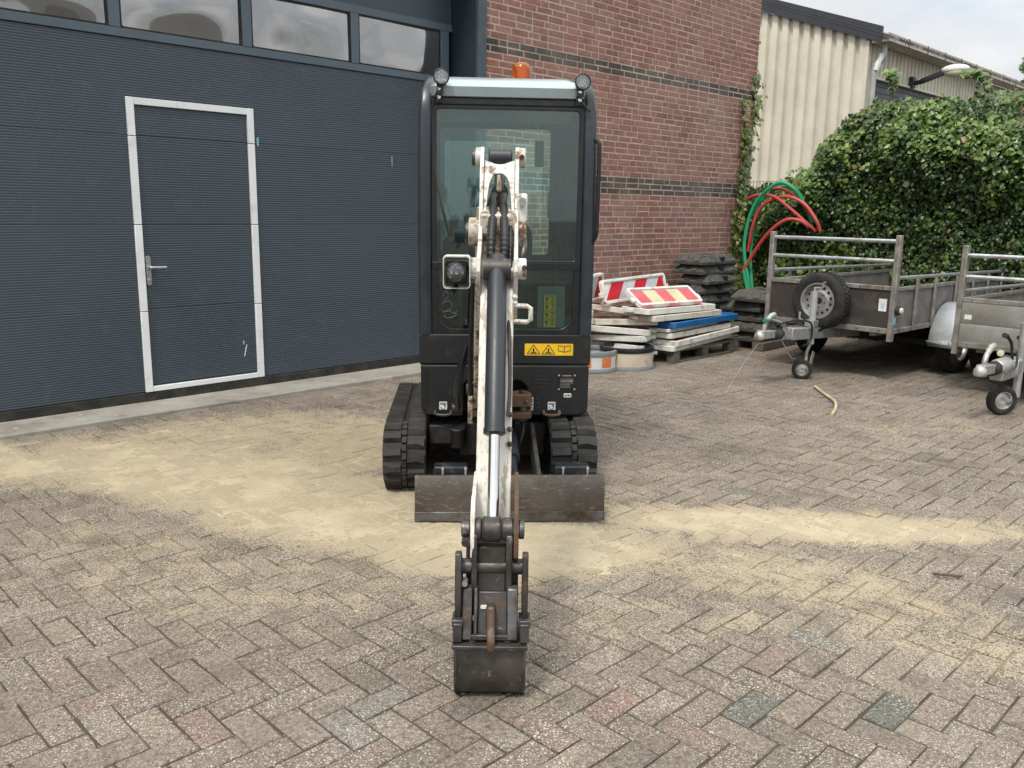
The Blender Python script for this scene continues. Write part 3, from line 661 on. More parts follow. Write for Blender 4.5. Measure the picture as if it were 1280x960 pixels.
for k in range(60000):
    a = -.35+7.3*rr.random()**1.25; t = htop(a); z = t*rr.random()**.85
    x = hfront(a, z)+rr.uniform(-.045, .12)
    cl = mnoise.noise(Vector((a*2.2, z*2.2, 11)))
    if cl < -.33 and rr.random() < .6: x += .07
    nrm = Vector((-1, 0, .45))+Vector((rr.gauss(0, .45), rr.gauss(0, .5), rr.gauss(0, .45)))
    leaf(lv, Vector((x, -a, z)), nrm, rr.uniform(.024, .066), rr)
for k in range(13000):       # lighter vine spilling over the crown
    a = .35+6.5*rr.random()**1.2; t = htop(a)
    if t < 2.0 and rr.random() < .6: continue
    z = t+rr.gauss(-.22, .28)
    if mnoise.noise(Vector((a*2.4, z*2.4, 21))) < -.12 or z > t+.13: continue
    x = hfront(a, min(z, t))-.03+rr.uniform(-.05, .08) if z < t else rr.uniform(-.12, .45)
    leaf(lt, Vector((x, -a, z)), Vector((-.8, 0, .8))+Vector((rr.gauss(0, .4), rr.gauss(0, .4), rr.gauss(0, .3))), rr.uniform(.04, .088), rr)
for k in range(5000):       # patches of fresh growth down the face
    a = .3+5*rr.random(); z = .5+2.2*rr.random()
    if z > htop(a)-.1 or mnoise.noise(Vector((a*1.7, z*1.7, 31))) < .25: continue
    leaf(lt, Vector((hfront(a, z)-.05, -a, z)), Vector((-1, 0, .5))+Vector((rr.gauss(0, .4), rr.gauss(0, .4), rr.gauss(0, .4))), rr.uniform(.05, .09), rr)
sh = MB()
for (a, z, l, lean) in ((1.84, 3.0, .30, .05), (2.9, 3.0, .2, .25), (3.3, 2.95, .3, 0)):
    pts = [Vector((-.1, -a, z-.2)), Vector((-.12, -a+lean*.2, z+l*.4)), Vector((-.16, -a+lean*.5, z+l*.75)), Vector((-.2, -a+lean*.8, z+l*.8))]
    sp = spline(pts, 6); sh = MB(); sh.tube(sp, .006, 5); build('shoot', sh, MAT['stem'], hedge)
    for p in sp[4:]:
        for q in range(4): leaf(lt, p+Vector((rr.gauss(0, .03), rr.gauss(0, .03), rr.gauss(0, .03))), Vector((-.6, rr.gauss(0, .5), .8)), rr.uniform(.06, .1), rr)
tag(build('leaves', lv, MAT['ivy'], hedge, smooth=0), kind='stuff'); tag(build('vine_leaves', lt, MAT['vine'], hedge, smooth=0), kind='stuff')
for k in range(14): 
    a = .1+k*.3+rr.uniform(-.1, .1); sh = MB(); sh.tube(spline([(-.1, -a, 0), (-.16, -a+.1, .7), (-.2, -a-.1, 1.5)], 4), .012, 5); build('stem', sh, MAT['stem'], hedge)
# wire fence top showing left of the hedge crown
fe = MB()
for k in range(22):
    a = -.3+k*.05; fe.cyl((.02, -a, 1.2), (.02, -a, 2.0), .003, n=5)
for z in (1.3, 1.5, 1.7, 1.9, 1.98): fe.cyl((.02, .3, z), (.02, -1.0, z), .003, n=5)
fence = build('wire_fence', fe, MAT['fascia']); fence.location = hs0; fence.rotation_euler = (0, 0, UANG)
tag(fence, 'dark wire mesh fence showing just above the hedge by the brick corner', 'fence')
# ivy climbing the far end of the brick wall
iv = thing('climbing_ivy', 'yellow-green ivy strand climbing the far end of the brick wall', 'ivy', P0, UANG)
mb = MB(); st_ = MB(); rr = random.Random(9)
path = spline([(7.93, YB-.03, 0), (7.96, YB-.03, .6), (7.9, YB-.03, 1.2), (7.95, YB-.03, 1.8), (7.99, YB-.03, 2.3), (7.96, YB-.03, 2.65), (7.86, YB-.03, 2.98)], 16)
for i, p in enumerate(path):
    t = i/len(path); wd_ = .13*(1-t)**.7+.012; nl = 13 if t < .35 else (8 if t < .8 else 2)
    for q in range(nl): leaf(mb, p+Vector((rr.gauss(0, wd_*.62), -abs(rr.gauss(0, .05)), rr.gauss(0, .035))), Vector((rr.gauss(-.2, .4), -1, .5+rr.gauss(0, .3))), rr.uniform(.045, .085), rr)
st_.tube(path, .012, 6)
for q in range(240): leaf(mb, Vector((8.02+rr.gauss(0, .14), YB-.08-abs(rr.gauss(0, .1)), abs(rr.gauss(0, .42)))), Vector((rr.gauss(-.2, .5), -1, .6)), rr.uniform(.05, .09), rr)
for q in range(110): leaf(mb, Vector((8.22+rr.gauss(0, .06), YB-.05+rr.uniform(-.03, .05), 2.95+rr.gauss(0, .24))), Vector((rr.gauss(-.2, .5), -1, .5)), rr.uniform(.05, .09), rr)
tag(build('leaves', mb, MAT['ivy_light'], iv, smooth=0), kind='stuff'); build('stem', st_, MAT['stem'], iv)
# ------------------------------------------------------------------ mini excavator
YAW = R(3.4); EO = Vector((-.04, 4.8, 0))
ex = thing('mini_excavator', 'black and white mini excavator facing the viewer with bucket on the ground', 'excavator', EO, YAW)
W2E = (Matrix.Translation(EO) @ Matrix.Rotation(YAW, 4, 'Z')).inverted()
def wpart(name, mb, mat, parent=None, **k): mb.xf = W2E; return build(name, mb, mat, parent or ex, **k)
BPL, BPT = MAT['black_plastic'], MAT['black_paint']
MAT['silver'] = M('silver', (.40, .47, .48), .28, .55, col2=(.36, .43, .44), vs_=2, dirt=(.3, .3, .28), da=.3)
MAT['cab_blue'] = M('cab_blue', (.020, .028, .036), .3, dirt=(.045, .047, .047), da=.32, ds=5, dw=.14)
MAT['interior'] = M('interior', (.035, .04, .04), .7)
MAT['interior_light'] = M('interior_light', (.2, .22, .21), .7)
MAT['seat_cloth'] = M('seat_cloth', (.045, .05, .054), .9)
MAT['orange_lens'] = None
m = NT('orange_lens'); m.set(Base_Color=(.95, .24, .02, 1), Roughness=.06, Transmission_Weight=.85, IOR=1.45); MAT['orange_lens'] = m.m
m = NT('lamp_reflector'); v = m.coord(); m.set(Base_Color=(.92, .92, .92, 1), Metallic=1.0, Roughness=.16); m.bump(m.n('ShaderNodeTexVoronoi', {'Vector': v, 'Scale': 60.0}).outputs['Distance'], .6, .01); MAT['lamp_reflector'] = m.m
# tracks
def track(x0, x1):
    yf, yr, zc, r = -.085, .96, .192, .168
    loop = []
    for i in range(13): a = R(90+180*i/12); loop.append((yf+r*math.cos(a), zc+r*math.sin(a)))
    for i in range(13): a = R(-90+180*i/12); loop.append((yr+r*math.cos(a), zc+r*math.sin(a)))
    inner = [(yf+(p[0]-yf)*.86 if p[0] < .4 else yr+(p[0]-yr)*.86, zc+(p[1]-zc)*.86) for p in loop]
    mb = MB(); mb.ring(loop, inner, 'x', x0, x1); tr = build('track', mb, MAT['rubber'], ex, bev=.006)
    # lugs all the way round, two staggered half-width blocks per pitch and a row of small centre blocks
    L = [Vector(p) for p in loop]+[Vector(loop[0])]; seg = [(L[i+1]-L[i]).length for i in range(len(L)-1)]; tot = sum(seg); n = 38
    xm = (x0+x1)/2; w = (x1-x0)
    lug = MB(); h = .027
    lug.add([(-.5*w+.004, -.031, 0), (-.06*w, -.028, 0), (-.06*w, .024, 0), (-.5*w+.004, .028, 0), (-.5*w+.008, -.024, h), (-.08*w, -.020, h), (-.08*w, .012, h), (-.28*w, .006, h), (-.5*w+.008, .020, h*.9), (-.28*w, .026, 0)],
            [(0, 1, 5, 4), (1, 2, 6, 5), (2, 9, 7, 6), (9, 3, 8, 7), (3, 0, 4, 8), (4, 5, 6, 7, 8), (3, 9, 2, 1, 0)])
    me1 = lug.mesh('lug', 30); me1.materials.append(MAT['rubber'])
    l2 = MB(); l2.v = [(-v[0], -v[1], v[2]) for v in lug.v]; l2.f = lug.f; me2 = l2.mesh('lug', 30); me2.materials.append(MAT['rubber'])
    l3 = MB(); l3.box((0, 0, .011), (.024, .034, .022)); me3 = l3.mesh('lug', 0); me3.materials.append(MAT['rubber'])
    def at(d):
        d %= tot
        for i, s in enumerate(seg):
            if d <= s or i == len(seg)-1:
                t = (L[i+1]-L[i]).normalized(); return L[i]+t*d, t
            d -= s
    for k in range(n):
        for me_, dd in ((me1, 0), (me2, .5), (me3, .25), (me3, .75)):
            p, t = at((k+dd)*tot/n)
            if me_ is me3 and not (p.y < .36): continue
            # surface normal points away from the loop centre
            nrm = Vector((0, -t.y, t.x)); c = Vector((0, p.x, p.y)); mid = Vector((0, min(max(p.x, yf), yr), zc))
            tt = Vector((0, t.x, t.y))
            if nrm.dot(c-mid) < 0: nrm = -nrm
            xx = tt.cross(nrm)
            o = link('lug', me_, tr); o.matrix_basis = Matrix(((xx.x, tt.x, nrm.x, xm), (xx.y, tt.y, nrm.y, p.x), (xx.z, tt.z, nrm.z, p.y), (0, 0, 0, 1)))
    # wheels and track frame inside the loop
    mb = MB(); mb.cyl((x0+.03, yr, zc), (x1-.03, yr, zc), .135, n=20); build('sprocket', mb, MAT['undercarriage'], ex)
    mb = MB(); mb.cyl((x0+.04, yf, zc), (x1-.04, yf, zc), .14, n=20); build('idler', mb, MAT['undercarriage'], ex)
    for q in range(3):
        mb = MB(); mb.cyl((x0+.05, .18+.25*q, .10), (x1-.05, .18+.25*q, .10), .06, n=14); build('roller', mb, MAT['undercarriage'], ex)
    mb = MB(); mb.bx(x0+.05, x1-.05, .0, .9, .13, .27); build('track_frame', mb, MAT['undercarriage'], ex, bev=.01)
track(-.675, -.44); track(.245, .505)
# undercarriage centre
mb = MB(); mb.bx(-.26, .24, .05, .85, .14, .34); mb.bx(-.44, .25, .12, .22, .22, .33); mb.bx(-.44, .25, .6, .7, .2, .3); uc = build('undercarriage', mb, MAT['undercarriage'], ex, bev=.012)
mb = MB(); mb.cyl((0, .42, .34), (0, .42, .405), .27, n=32); build('slew_ring', mb, MAT['undercarriage'], ex)
mb = MB(); mb.bx(-.43, -.30, -.02, .06, .23, .34); mb.cyl((-.27, .0, .33), (-.27, .03, .21), .05, n=14); build('cross_member', mb, MAT['undercarriage'], ex, bev=.008)
for x in (-.135, .155):
    mb = MB(); mb.prism([(.1, .22), (.1, .33), (-.05, .36), (-.62, .19), (-.62, .09)], 'x', x-.011, x+.011); build('blade_arm', mb, MAT['steel_worn' if x > 0 else 'undercarriage'], ex, bev=.003)
mb = MB(); mb.cyl((.03, .1, .33), (.03, -.35, .235), .04, n=16); mb.cyl((.03, -.33, .24), (.03, -.58, .185), .02, n=12); build('blade_cylinder', mb, MAT['cyl_grey'], ex)
mb = MB(); mb.tube(spline([(.10, -.02, .40), (.10, -.10, .33), (.075, -.14, .24), (.07, -.05, .2)], 6), .009, 8); mb.tube(spline([(-.03, -.02, .40), (-.03, -.14, .34), (-.0, -.15, .24)], 6), .009, 8); build('hose', mb, MAT['hose'], ex)
# dozer blade
m = NT('blade_steel'); v = m.coord()
c = m.mix(m.ramp(m.noise(v, 4, 7, .7), .35, .65), (.10, .088, .074), (.05, .043, .037)); st_v = m.n('ShaderNodeMapping', {'Vector': v, 'Scale': (14, 14, 55)}).outputs[0]
c = m.mix(m.math('MULTIPLY', m.ramp(m.noise(st_v, 1.5, 6, .75), .56, .64), .8), c, (.19, .17, .145)); c = m.mix(m.ramp(m.noise(v, 13, 7, .7), .58, .7), c, (.13, .07, .04))
m.set(Base_Color=c, Roughness=.5, Metallic=.4); m.bump(m.noise(v, 45, 6, .65), .5, .003); MAT['blade_steel'] = m.m
mb = MB(); mb.prism([(-.655, .012), (-.668, .012), (-.672, .06), (-.668, .14), (-.655, .20), (-.635, .236), (-.622, .236), (-.642, .19), (-.652, .12), (-.654, .05)], 'x', -.478, .478); bl = build('blade', mb, MAT['blade_steel'], ex, smooth=50)
mb = MB(); mb.bx(-.48, .48, -.678, -.669, .008, .058); build('cutting_edge', mb, MAT['steel_worn'], bl, bev=.002)
for x0, x1 in ((-.385, -.215), (.225, .405)):
    mb = MB(); mb.bx(x0, x1, -.615, -.53, .16, .275); st = build('step_block', mb, MAT['navy'], bl, bev=.008)
    for x in (x0+.045, x1-.01):
        mb = MB(); mb.bx(x-.004, x+.004, -.620, -.612, .16, .27); mb.cyl((x, -.622, .268), (x, -.61, .268), .008, n=8); build('bolt', mb, MAT['galv'], st)
mb = MB(); mb.bx(-.3, .3, -.62, -.56, .08, .15); build('blade_beam', mb, MAT['undercarriage'], bl, bev=.01)
# front lower cover with the notch for the swing post
pts = rrect(-.475, .475, .398, .688, (.055, .05, .01, .01), 6)
o_ = [p for p in pts]; k = 7       # after the bottom-left corner points
notch = [(-.235, .398), (-.235, .58), (-.21, .60), (.085, .60), (.125, .565), (.125, .398)]
o_ = o_[:7]+notch+o_[7:]
mb = MB(); mb.prism(o_, 'y', -.02, .20); fc = build('front_cover', mb, BPL, ex, bev=.008, seg=3)
mb = MB(); mb.bx(-.30, .20, .12, .3, .40, .62); build('recess_back', mb, MAT['undercarriage'], ex)
mb = MB(); mb.prism(rrect(-.465, -.435, .43, .66, .006), 'y', -.0235, -.02); build('cover_seam', mb, BPT, fc)
for i, (a, b) in enumerate(((.185, .235), (.168, .247), (.168, .247), (.188, .235))):
    z = .628-i*.021; mb = MB(); mb.bx(a, b, -.0225, -.0195, z-.004, z+.004); build('vent_slot', mb, MAT['ink'], fc)
mb = MB(); mb.prism(rrect(.30, .40, .545, .640, .004), 'y', -.023, -.0195); dpn = build('data_plate', mb, MAT['black_paint'], fc)
for x in (.305, .395):
    for z in (.553, .633): mb = MB(); mb.cyl((x, -.026, z), (x, -.022, z), .0055, n=8); build('rivet', mb, MAT['galv'], dpn)
mb = MB(); mb.bx(.325, .375, -.0245, -.022, .628, .634)
for z in (.612, .604, .596, .588, .58, .572, .564): mb.bx(.312, .388 if z > .58 else .37, -.0242, -.0225, z-.0012, z+.0012)
mb.bx(.318, .382, -.0246, -.0225, .597, .602); build('plate_print', mb, MAT['galv_old'], dpn)
def sticker(x0, x1, z0, z1, y, lines, mat='sticker_white', par=None, name='sticker'):
    mb = MB(); mb.prism(rrect(x0, x1, z0, z1, .004, 3), 'y', y-.0022, y+.002); s = build(name, mb, MAT[mat], par or ex)
    if lines:
        mb = MB()
        for a, b, c_, d in lines: mb.bx(x0+(x1-x0)*a, x0+(x1-x0)*b, y-.0036, y-.0015, z0+(z1-z0)*c_, z0+(z1-z0)*d)
        build('print', mb, MAT['ink'], s)
    return s
sticker(.335, .378, .505, .528, -.02, [(.1, .4, .3, .6), (.5, .65, .3, .8), (.7, .9, .3, .6)], par=fc)
for x0 in (-.372, .245):
    sk = sticker(x0, x0+.044, .432, .478, -.02, [(.1, .9, .8, .88), (.1, .9, .66, .72)], par=fc)
    mb = MB(); mb.tube([(x0+.034*math.sin(R(a))*.35+.022, -.0225, .446+.034*math.cos(R(a))*.35) for a in range(20, 320, 30)], .0022, 5); mb.bx(x0+.026, x0+.034, -.0245, -.022, .455, .461); build('hook_symbol', mb, MAT['ink'], sk)
    mb = MB(); mb.tube(spline([(x0-.022, -.01, .425), (x0-.02, -.045, .412), (x0+.022, -.058, .408), (x0+.064, -.045, .412), (x0+.066, -.01, .425)], 6), .0085, 8); build('tie_down_eye', mb, MAT['rust' if x0 > 0 else 'steel_dark'], fc)
sticker(.148, .162, .43, .505, -.02, [(.3, .7, .1, .25), (.3, .7, .35, .5), (.3, .7, .6, .9)], par=fc)
for z in (.443, .468, .493): mb = MB(); mb.ball((.188, -.02, z), .010, 10, (1, .5, 1)); build('button', mb, MAT['rubber'], fc)
mb = MB(); mb.cyl((-.31, -.02, .535), (-.31, -.023, .535), .012, n=12); build('plug', mb, MAT['ink'], fc)
# machine body behind and under the cab
mb = MB(); mb.bx(-.47, .47, .2, 1.2, .405, .69); mb.prism(rrect(-.47, .47, .42, 1.0, .05), 'y', 1.2, 1.42); build('body', mb, BPT, ex, bev=.01)
# ---- cab
mb = MB(); mb.prism(rrect(-.482, .482, .694, .862, .012, 3), 'y', -.012, .08); cf = build('cab_front_panel', mb, BPL, ex, bev=.006)
dc = MB(); dc.prism(rrect(.108, .382, .745, .812, .004, 3), 'y', -.0145, -.010); dec = build('warning_decal', dc, MAT['yellow'], cf, label='yellow warning decal with two triangles and an open book')
for cx in (.158, .242):
    mb = MB(); a, b, c_ = (cx-.036, .754), (cx+.036, .754), (cx, .806)
    for p, q in ((a, b), (b, c_), (c_, a)): mb.tube([(p[0], -.0145, p[1]), (q[0], -.0145, q[1])], .0022, 4)
    mb.bx(cx-.004, cx+.004, -.0165, -.014, .766, .786); mb.bx(cx-.016, cx+.016, -.0165, -.014, .760, .764); build('triangle_sign', mb, MAT['ink'], dec)
mb = MB()
for sx in (-1, 1): mb.tube([(.332, -.0145, .765), (.332+sx*.034, -.0145, .772), (.332+sx*.034, -.0145, .803), (.332, -.0145, .796), (.332, -.0145, .765)], .0022, 4)
build('book_sign', mb, MAT['ink'], dec)
mb = MB(); mb.bx(-.482, .482, -.006, .08, .690, .6935); build('cab_sill', mb, MAT['rubber'], ex)
for sx in (-1, 1):       # front pillars: rounded posts that lean slightly back and sweep into the roof
    path = [(sx*.448, .03, .86), (sx*.450, .032, 1.3), (sx*.448, .038, 1.8), (sx*.443, .045, 2.05), (sx*.435, .07, 2.145), (sx*.415, .14, 2.205), (sx*.40, .4, 2.225)]
    mb = MB(); sec = rrect(-.036, .036, -.045, .045, .022, 4)
    for i, p in enumerate(path):
        for a, b in sec:
            if i < 4: mb.v.append((p[0]+a, p[1]+b, p[2]))
            else:
                t = (Vector(path[min(i+1, 6)])-Vector(path[i-1])).normalized(); nn_ = Vector((0, t.z, -t.y)).normalized(); q = Vector(p)+Vector((a, 0, 0))+nn_*b; mb.v.append(tuple(q))
    n = len(sec); mb.f = [(i*n+j, i*n+(j+1) % n, (i+1)*n+(j+1) % n, (i+1)*n+j) for i in range(6) for j in range(n)]+[tuple(range(n)), tuple(6*n+j for j in range(n))]
    build('front_pillar', mb, MAT['cab_blue'], ex, smooth=45)
    mb = MB(); mb.bx(sx*.45-.03, sx*.45+.03, 1.08, 1.16, .69, 2.16); build('rear_pillar', mb, MAT['cab_blue'], ex, bev=.012)
    mb = MB(); mb.bx(sx*.466-.012, sx*.466+.012, .09, 1.1, .69, 1.12); build('side_panel', mb, BPT, ex, bev=.005)
    mb = MB(); mb.bx(sx*.466-.003, sx*.466+.003, .09, .55, 1.12, 2.12); build('side_glass', mb, MAT['cab_glass'], ex)
    mb = MB(); mb.bx(sx*.466-.003, sx*.466+.003, .60, 1.09, 1.12, 2.12); build('side_glass', mb, MAT['cab_glass'], ex)
    mb = MB(); mb.bx(sx*.464-.015, sx*.464+.015, .55, .60, .9, 2.14); build('door_post', mb, MAT['cab_blue'], ex, bev=.005)
    mb = MB(); mb.bx(sx*.455-.02, sx*.455+.02, .12, 1.12, 2.12, 2.19); build('side_rail', mb, MAT['cab_blue'], ex, bev=.01)
mb = MB(); mb.tube(spline([(.472, .0, 1.93), (.488, -.015, 1.91), (.493, -.02, 1.86), (.492, -.02, 1.5), (.488, -.02, 1.42), (.472, -.0, 1.37)], 6), .012, 8); build('grab_handle', mb, MAT['black_paint'], ex)
# roof with bright front band
mb = MB(); outl = rrect(-.415, .415, .0, 1.18, .05, 5)
prof = [(2.135, 0, .0), (2.185, -.006, .0), (2.205, .012, .0), (2.245, .09, .0), (2.262, .25, 0)]
n = len(outl)
for z, ins, _ in prof:
    for x, y in outl: cx, cy = 0, .59; kx = (abs(x)-ins*.8)/max(abs(x), 1e-6); ky = (abs(y-cy)-ins)/max(abs(y-cy), 1e-6); mb.v.append((x*max(kx, 0), cy+(y-cy)*max(ky, 0), z))
mb.f = [(i*n+j, i*n+(j+1) % n, (i+1)*n+(j+1) % n, (i+1)*n+j) for i in range(4) for j in range(n)]+[tuple(range(n))[::-1], tuple(4*n+j for j in range(n))]
build('roof', mb, MAT['silver'], ex, smooth=45)
mb = MB(); mb.bx(-.412, .412, .004, .06, 2.092, 2.132); build('header', mb, BPT, ex, bev=.006)
mb = MB(); mb.bx(-.41, .41, -.004, .012, 2.1305, 2.1355); build('header_gap', mb, MAT['ink'], ex)
# windscreen: frame ring, upper pane, bar, lower pane
mb = MB(); mb.ring(rrect(-.412, .412, 1.235, 2.092, .004, 4), rrect(-.385, .385, 1.272, 2.072, .02, 4), 'y', .008, .035); wf = build('windscreen_frame', mb, BPT, ex, bev=.003)
mb = MB(); mb.bx(-.388, .388, .018, .023, 1.27, 2.075); build('windscreen', mb, MAT['cab_glass'], wf)
mb = MB(); mb.bx(-.41, .41, .0, .008, 1.222, 1.262); build('windscreen_bar', mb, BPT, wf, bev=.002)
mb = MB(); mb.ring(rrect(-.412, .412, .862, 1.234, .004, 6), rrect(-.375, .375, .89, 1.222, (.085, .085, .01, .01), 6), 'y', .006, .03); lf = build('lower_window_frame', mb, BPT, ex, bev=.003)
mb = MB(); mb.prism(rrect(-.38, .38, .885, 1.225, (.08, .08, .01, .01), 6), 'y', .014, .019); build('lower_window', mb, MAT['cab_glass'], lf)
mb = MB(); mb.bx(.215, .282, .030, .033, .90, 1.085); ydl = build('yellow_decal', mb, MAT['yellow'], lf, label='tall yellow pictogram decal behind the lower window')
mb = MB(); mb.bx(.18, .335, .045, .05, .895, 1.13); build('light_panel', mb, MAT['interior_light'], lf)
mb = MB()
for q in range(4):
    z = .91+q*.044
    mb.bx(.217, .280, .027, .0295, z+.035, z+.0368); mb.ball((.232, .0285, z+.02), .008, 8, (1, .2, 1)); mb.bx(.229, .236, .027, .0295, z+.0, z+.018); mb.tube([(.258, .0285, z+.004), (.272, .0285, z+.004), (.265, .0285, z+.026), (.258, .0285, z+.004)], .0018, 4); mb.bx(.252, .276, .027, .0295, z+.0285, z+.0315)
build('pictogram', mb, MAT['ink'], ydl)
mb = MB()
for a in ([(-.35, 1.07), (-.335, 1.10), (-.32, 1.075), (-.338, 1.05), (-.355, 1.03)], [(-.345, 1.03), (-.32, 1.045), (-.30, 1.02), (-.315, .99), (-.345, .985)], [(-.33, 1.0), (-.29, .975), (-.27, .99)], [(-.35, .96), (-.32, .95), (-.285, .96), (-.27, .975)], [(-.36, 1.0), (-.345, .975), (-.335, .95)]):
    mb.tube(spline([(x, .012, z) for x, z in a], 4), .0045, 5)
build('window_emblem', mb, MAT['interior'], lf, label='faint swirling emblem on the left of the lower window')
# cab rear wall and window, floor, seat, consoles, levers, wiper
mb = MB(); mb.bx(-.43, .43, 1.1, 1.14, .69, 1.20); build('rear_wall', mb, MAT['interior'], ex)
mb = MB(); mb.ring(rrect(-.43, .43, 1.20, 2.14, .004, 4), rrect(-.39, .34, 1.25, 2.07, .03, 4), 'y', 1.1, 1.14); rw = build('rear_window_frame', mb, MAT['cab_blue'], ex)
mb = MB(); mb.bx(-.40, .36, 1.118, 1.122, 1.24, 2.08); build('rear_window', mb, MAT['cab_glass'], rw)
sticker(.235, .295, 1.83, 2.0, 1.098, [], 'green_sticker', par=rw)
mb = MB()
for z in (1.945, 1.875):
    mb.tube([(.25, 1.093, z-.02), (.25, 1.093, z+.03), (.28, 1.093, z+.03), (.28, 1.093, z-.02), (.25, 1.093, z+.005)], .004, 4)
build('sign_print', mb, MAT['interior_light'], rw)
mb = MB(); mb.bx(-.45, .45, .03, 1.1, .69, .73); build('floor', mb, MAT['interior'], ex)
mb = MB(); mb.prism(rrect(-.22, .22, .55, 1.0, .08), 'z', .92, 1.04); sb_ = build('seat', mb, MAT['seat_cloth'], ex, bev=.03, seg=3)
mb = MB(); mb.prism(rrect(-.22, .22, 1.02, 1.50, (.05, .05, .14, .14), 7), 'y', .95, 1.06); build('seat_back', mb, MAT['seat_cloth'], ex, bev=.03, seg=3)
mb = MB(); mb.bx(-.2, .2, .55, 1.0, .73, .92); build('seat_base', mb, MAT['interior'], ex)
for sx in (-1, 1):
    mb = MB(); mb.prism([(.35, .95), (.42, 1.12), (.85, 1.10), (.85, .75), (.45, .75)], 'x', sx*.33-.085, sx*.33+.085); build('console', mb, MAT['interior'], ex, bev=.02)
    mb = MB(); mb.tube(spline([(sx*.31, .42, 1.1), (sx*.31, .40, 1.25), (sx*.305, .37, 1.38)], 5), .014, 8); mb.tube(spline([(sx*.305, .37, 1.36), (sx*.30, .36, 1.43), (sx*.29, .34, 1.50)], 5), [.022]*6+[.026]*4+[.018], 10); build('joystick', mb, MAT['rubber'], ex)
    mb = MB(); mb.cyl((sx*.07, .2, .73), (sx*.06, .18, 1.18), .009, n=8); mb.ball((sx*.06, .18, 1.19), .022, 10); mb.box((sx*.08, .14, .77), (.07, .15, .02), (.4, 0, 0)); build('travel_lever', mb, MAT['rubber'], ex)
mb = MB(); mb.tube(spline([(.33, .5, 1.1), (.34, .45, 1.3), (.30, .36, 1.58)], 5), .011, 8); mb.prism(rrect(.255, .32, 1.50, 1.66, .02), 'y', .34, .37); build('phone_holder', mb, MAT['rubber'], ex, bev=.006)
mb = MB(); mb.bx(-.44, .44, .07, .24, .73, .86); mb.bx(.16, .43, .07, .3, .86, .96); build('dash', mb, MAT['interior'], ex, bev=.02)
mb = MB(); mb.prism(rrect(-.35, -.21, 1.27, 1.40, .04), 'y', .04, .12); wp = build('wiper_motor', mb, MAT['rubber'], ex, bev=.01)
mb = MB(); mb.tube(spline([(-.31, .002, 1.385), (-.34, -.004, 1.5), (-.375, .0, 1.63), (-.392, .004, 1.78), (-.395, .004, 2.05)], 6), [.008]*10+[.005]*15, 6); mb.cyl((-.31, .04, 1.385), (-.31, -.012, 1.385), .016, n=10); build('wiper_arm', mb, MAT['rubber'], wp)
mb = MB(); mb.bx(-.40, .40, .3, 1.08, 2.10, 2.13); build('headliner', mb, MAT['interior_light'], ex)
mb = MB(); mb.prism([(.37, 1.95), (.40, 1.98), (.42, 1.9), (.42, 1.7), (.39, 1.62), (.37, 1.75)], 'y', .3, .34); build('door_latch', mb, MAT['rubber'], ex, bev=.01)
mb = MB(); mb.prism([(-.42, 1.72), (-.36, 1.70), (-.345, 1.64), (-.37, 1.58), (-.42, 1.56)], 'y', .6, .64); build('door_latch', mb, MAT['rubber'], ex, bev=.01)
# work lights on the roof corners
def work_light(parent, c, r, tilt, mats, name='work_light', world_=False):
    bf = wpart if world_ else build
    c = Vector(c); ax = Vector((tilt[0], -1, tilt[1])).normalized()
    mb = MB(); mb.lathe([(0, -.06), (r*.6, -.055), (r*.9, -.03), (r*1.0, 0), (r*1.0, .014), (r*.86, .016), (r*.84, .006)], c, ax, 20, cap=False); h = bf(name, mb, BPL, parent)
    mb = MB(); mb.lathe([(0, -.034), (r*.2, -.0325), (r*.4, -.027), (r*.58, -.018), (r*.74, -.006), (r*.86, .008)], c, ax, 20, cap=False); bf('reflector', mb, MAT['lamp_reflector'], h)
    mb = MB(); mb.lathe([(0, .0135), (r*.85, .010), (r*.85, .007), (0, .0105)], c, ax, 20, cap=False); bf('lens', mb, MAT['clear_glass'], h)
    mb = MB(); mb.ball(c-ax*.012, r*.2, 10); bf('bulb', mb, MAT['chrome'], h)
    return h
for x, z in ((-.357, 2.225), (.388, 2.215)):
    h = work_light(ex, (x, -.045, z), .043, (0, .03), None)
    mb = MB(); mb.box((x-.008, -.035, 2.165), (.034, .006, .05)); mb.box((x-.014, -.02, 2.125), (.03, .008, .05)); build('lamp_bracket', mb, BPT, h)
    for z2 in (2.165, 2.122): mb = MB(); mb.ball((x-.012, -.04, z2), .0115, 10); build('bolt', mb, MAT['chrome'], h)
    sx = -1 if x < 0 else 1
    mb = MB(); mb.tube(spline([(x, -.0, 2.2), (x+sx*.03, -.02, 2.14), (x+sx*.04, -.012, 2.10), (x+sx*.055, -.01, 2.06)] if sx < 0 else [(x, -.0, 2.2), (x-.01, -.02, 2.14), (x+.02, -.03, 2.09), (x+.05, -.014, 2.07)], 6), .005, 6); build('lamp_cable', mb, MAT['hose'], h)
# beacon
mb = MB(); mb.lathe([(.062, 2.255), (.062, 2.285), (.056, 2.292)], (.098, .5, 0), (0, 0, 1), 20); bc = build('beacon', mb, MAT['rubber'], ex)
mb = MB(); mb.lathe([(.056, 2.29), (.056, 2.35), (.05, 2.378), (.03, 2.39), (0, 2.393)], (.098, .5, 0), (0, 0, 1), 24); build('beacon_lens', mb, MAT['orange_lens'], bc, smooth=50)
mb = MB(); mb.lathe([(.028, 2.29), (.03, 2.36), (0, 2.365)], (.098, .5, 0), (0, 0, 1), 12); MAT['beacon_core'] = M('beacon_core', (.8, .45, .1), .2, .6); build('beacon_reflector', mb, MAT['beacon_core'], bc)

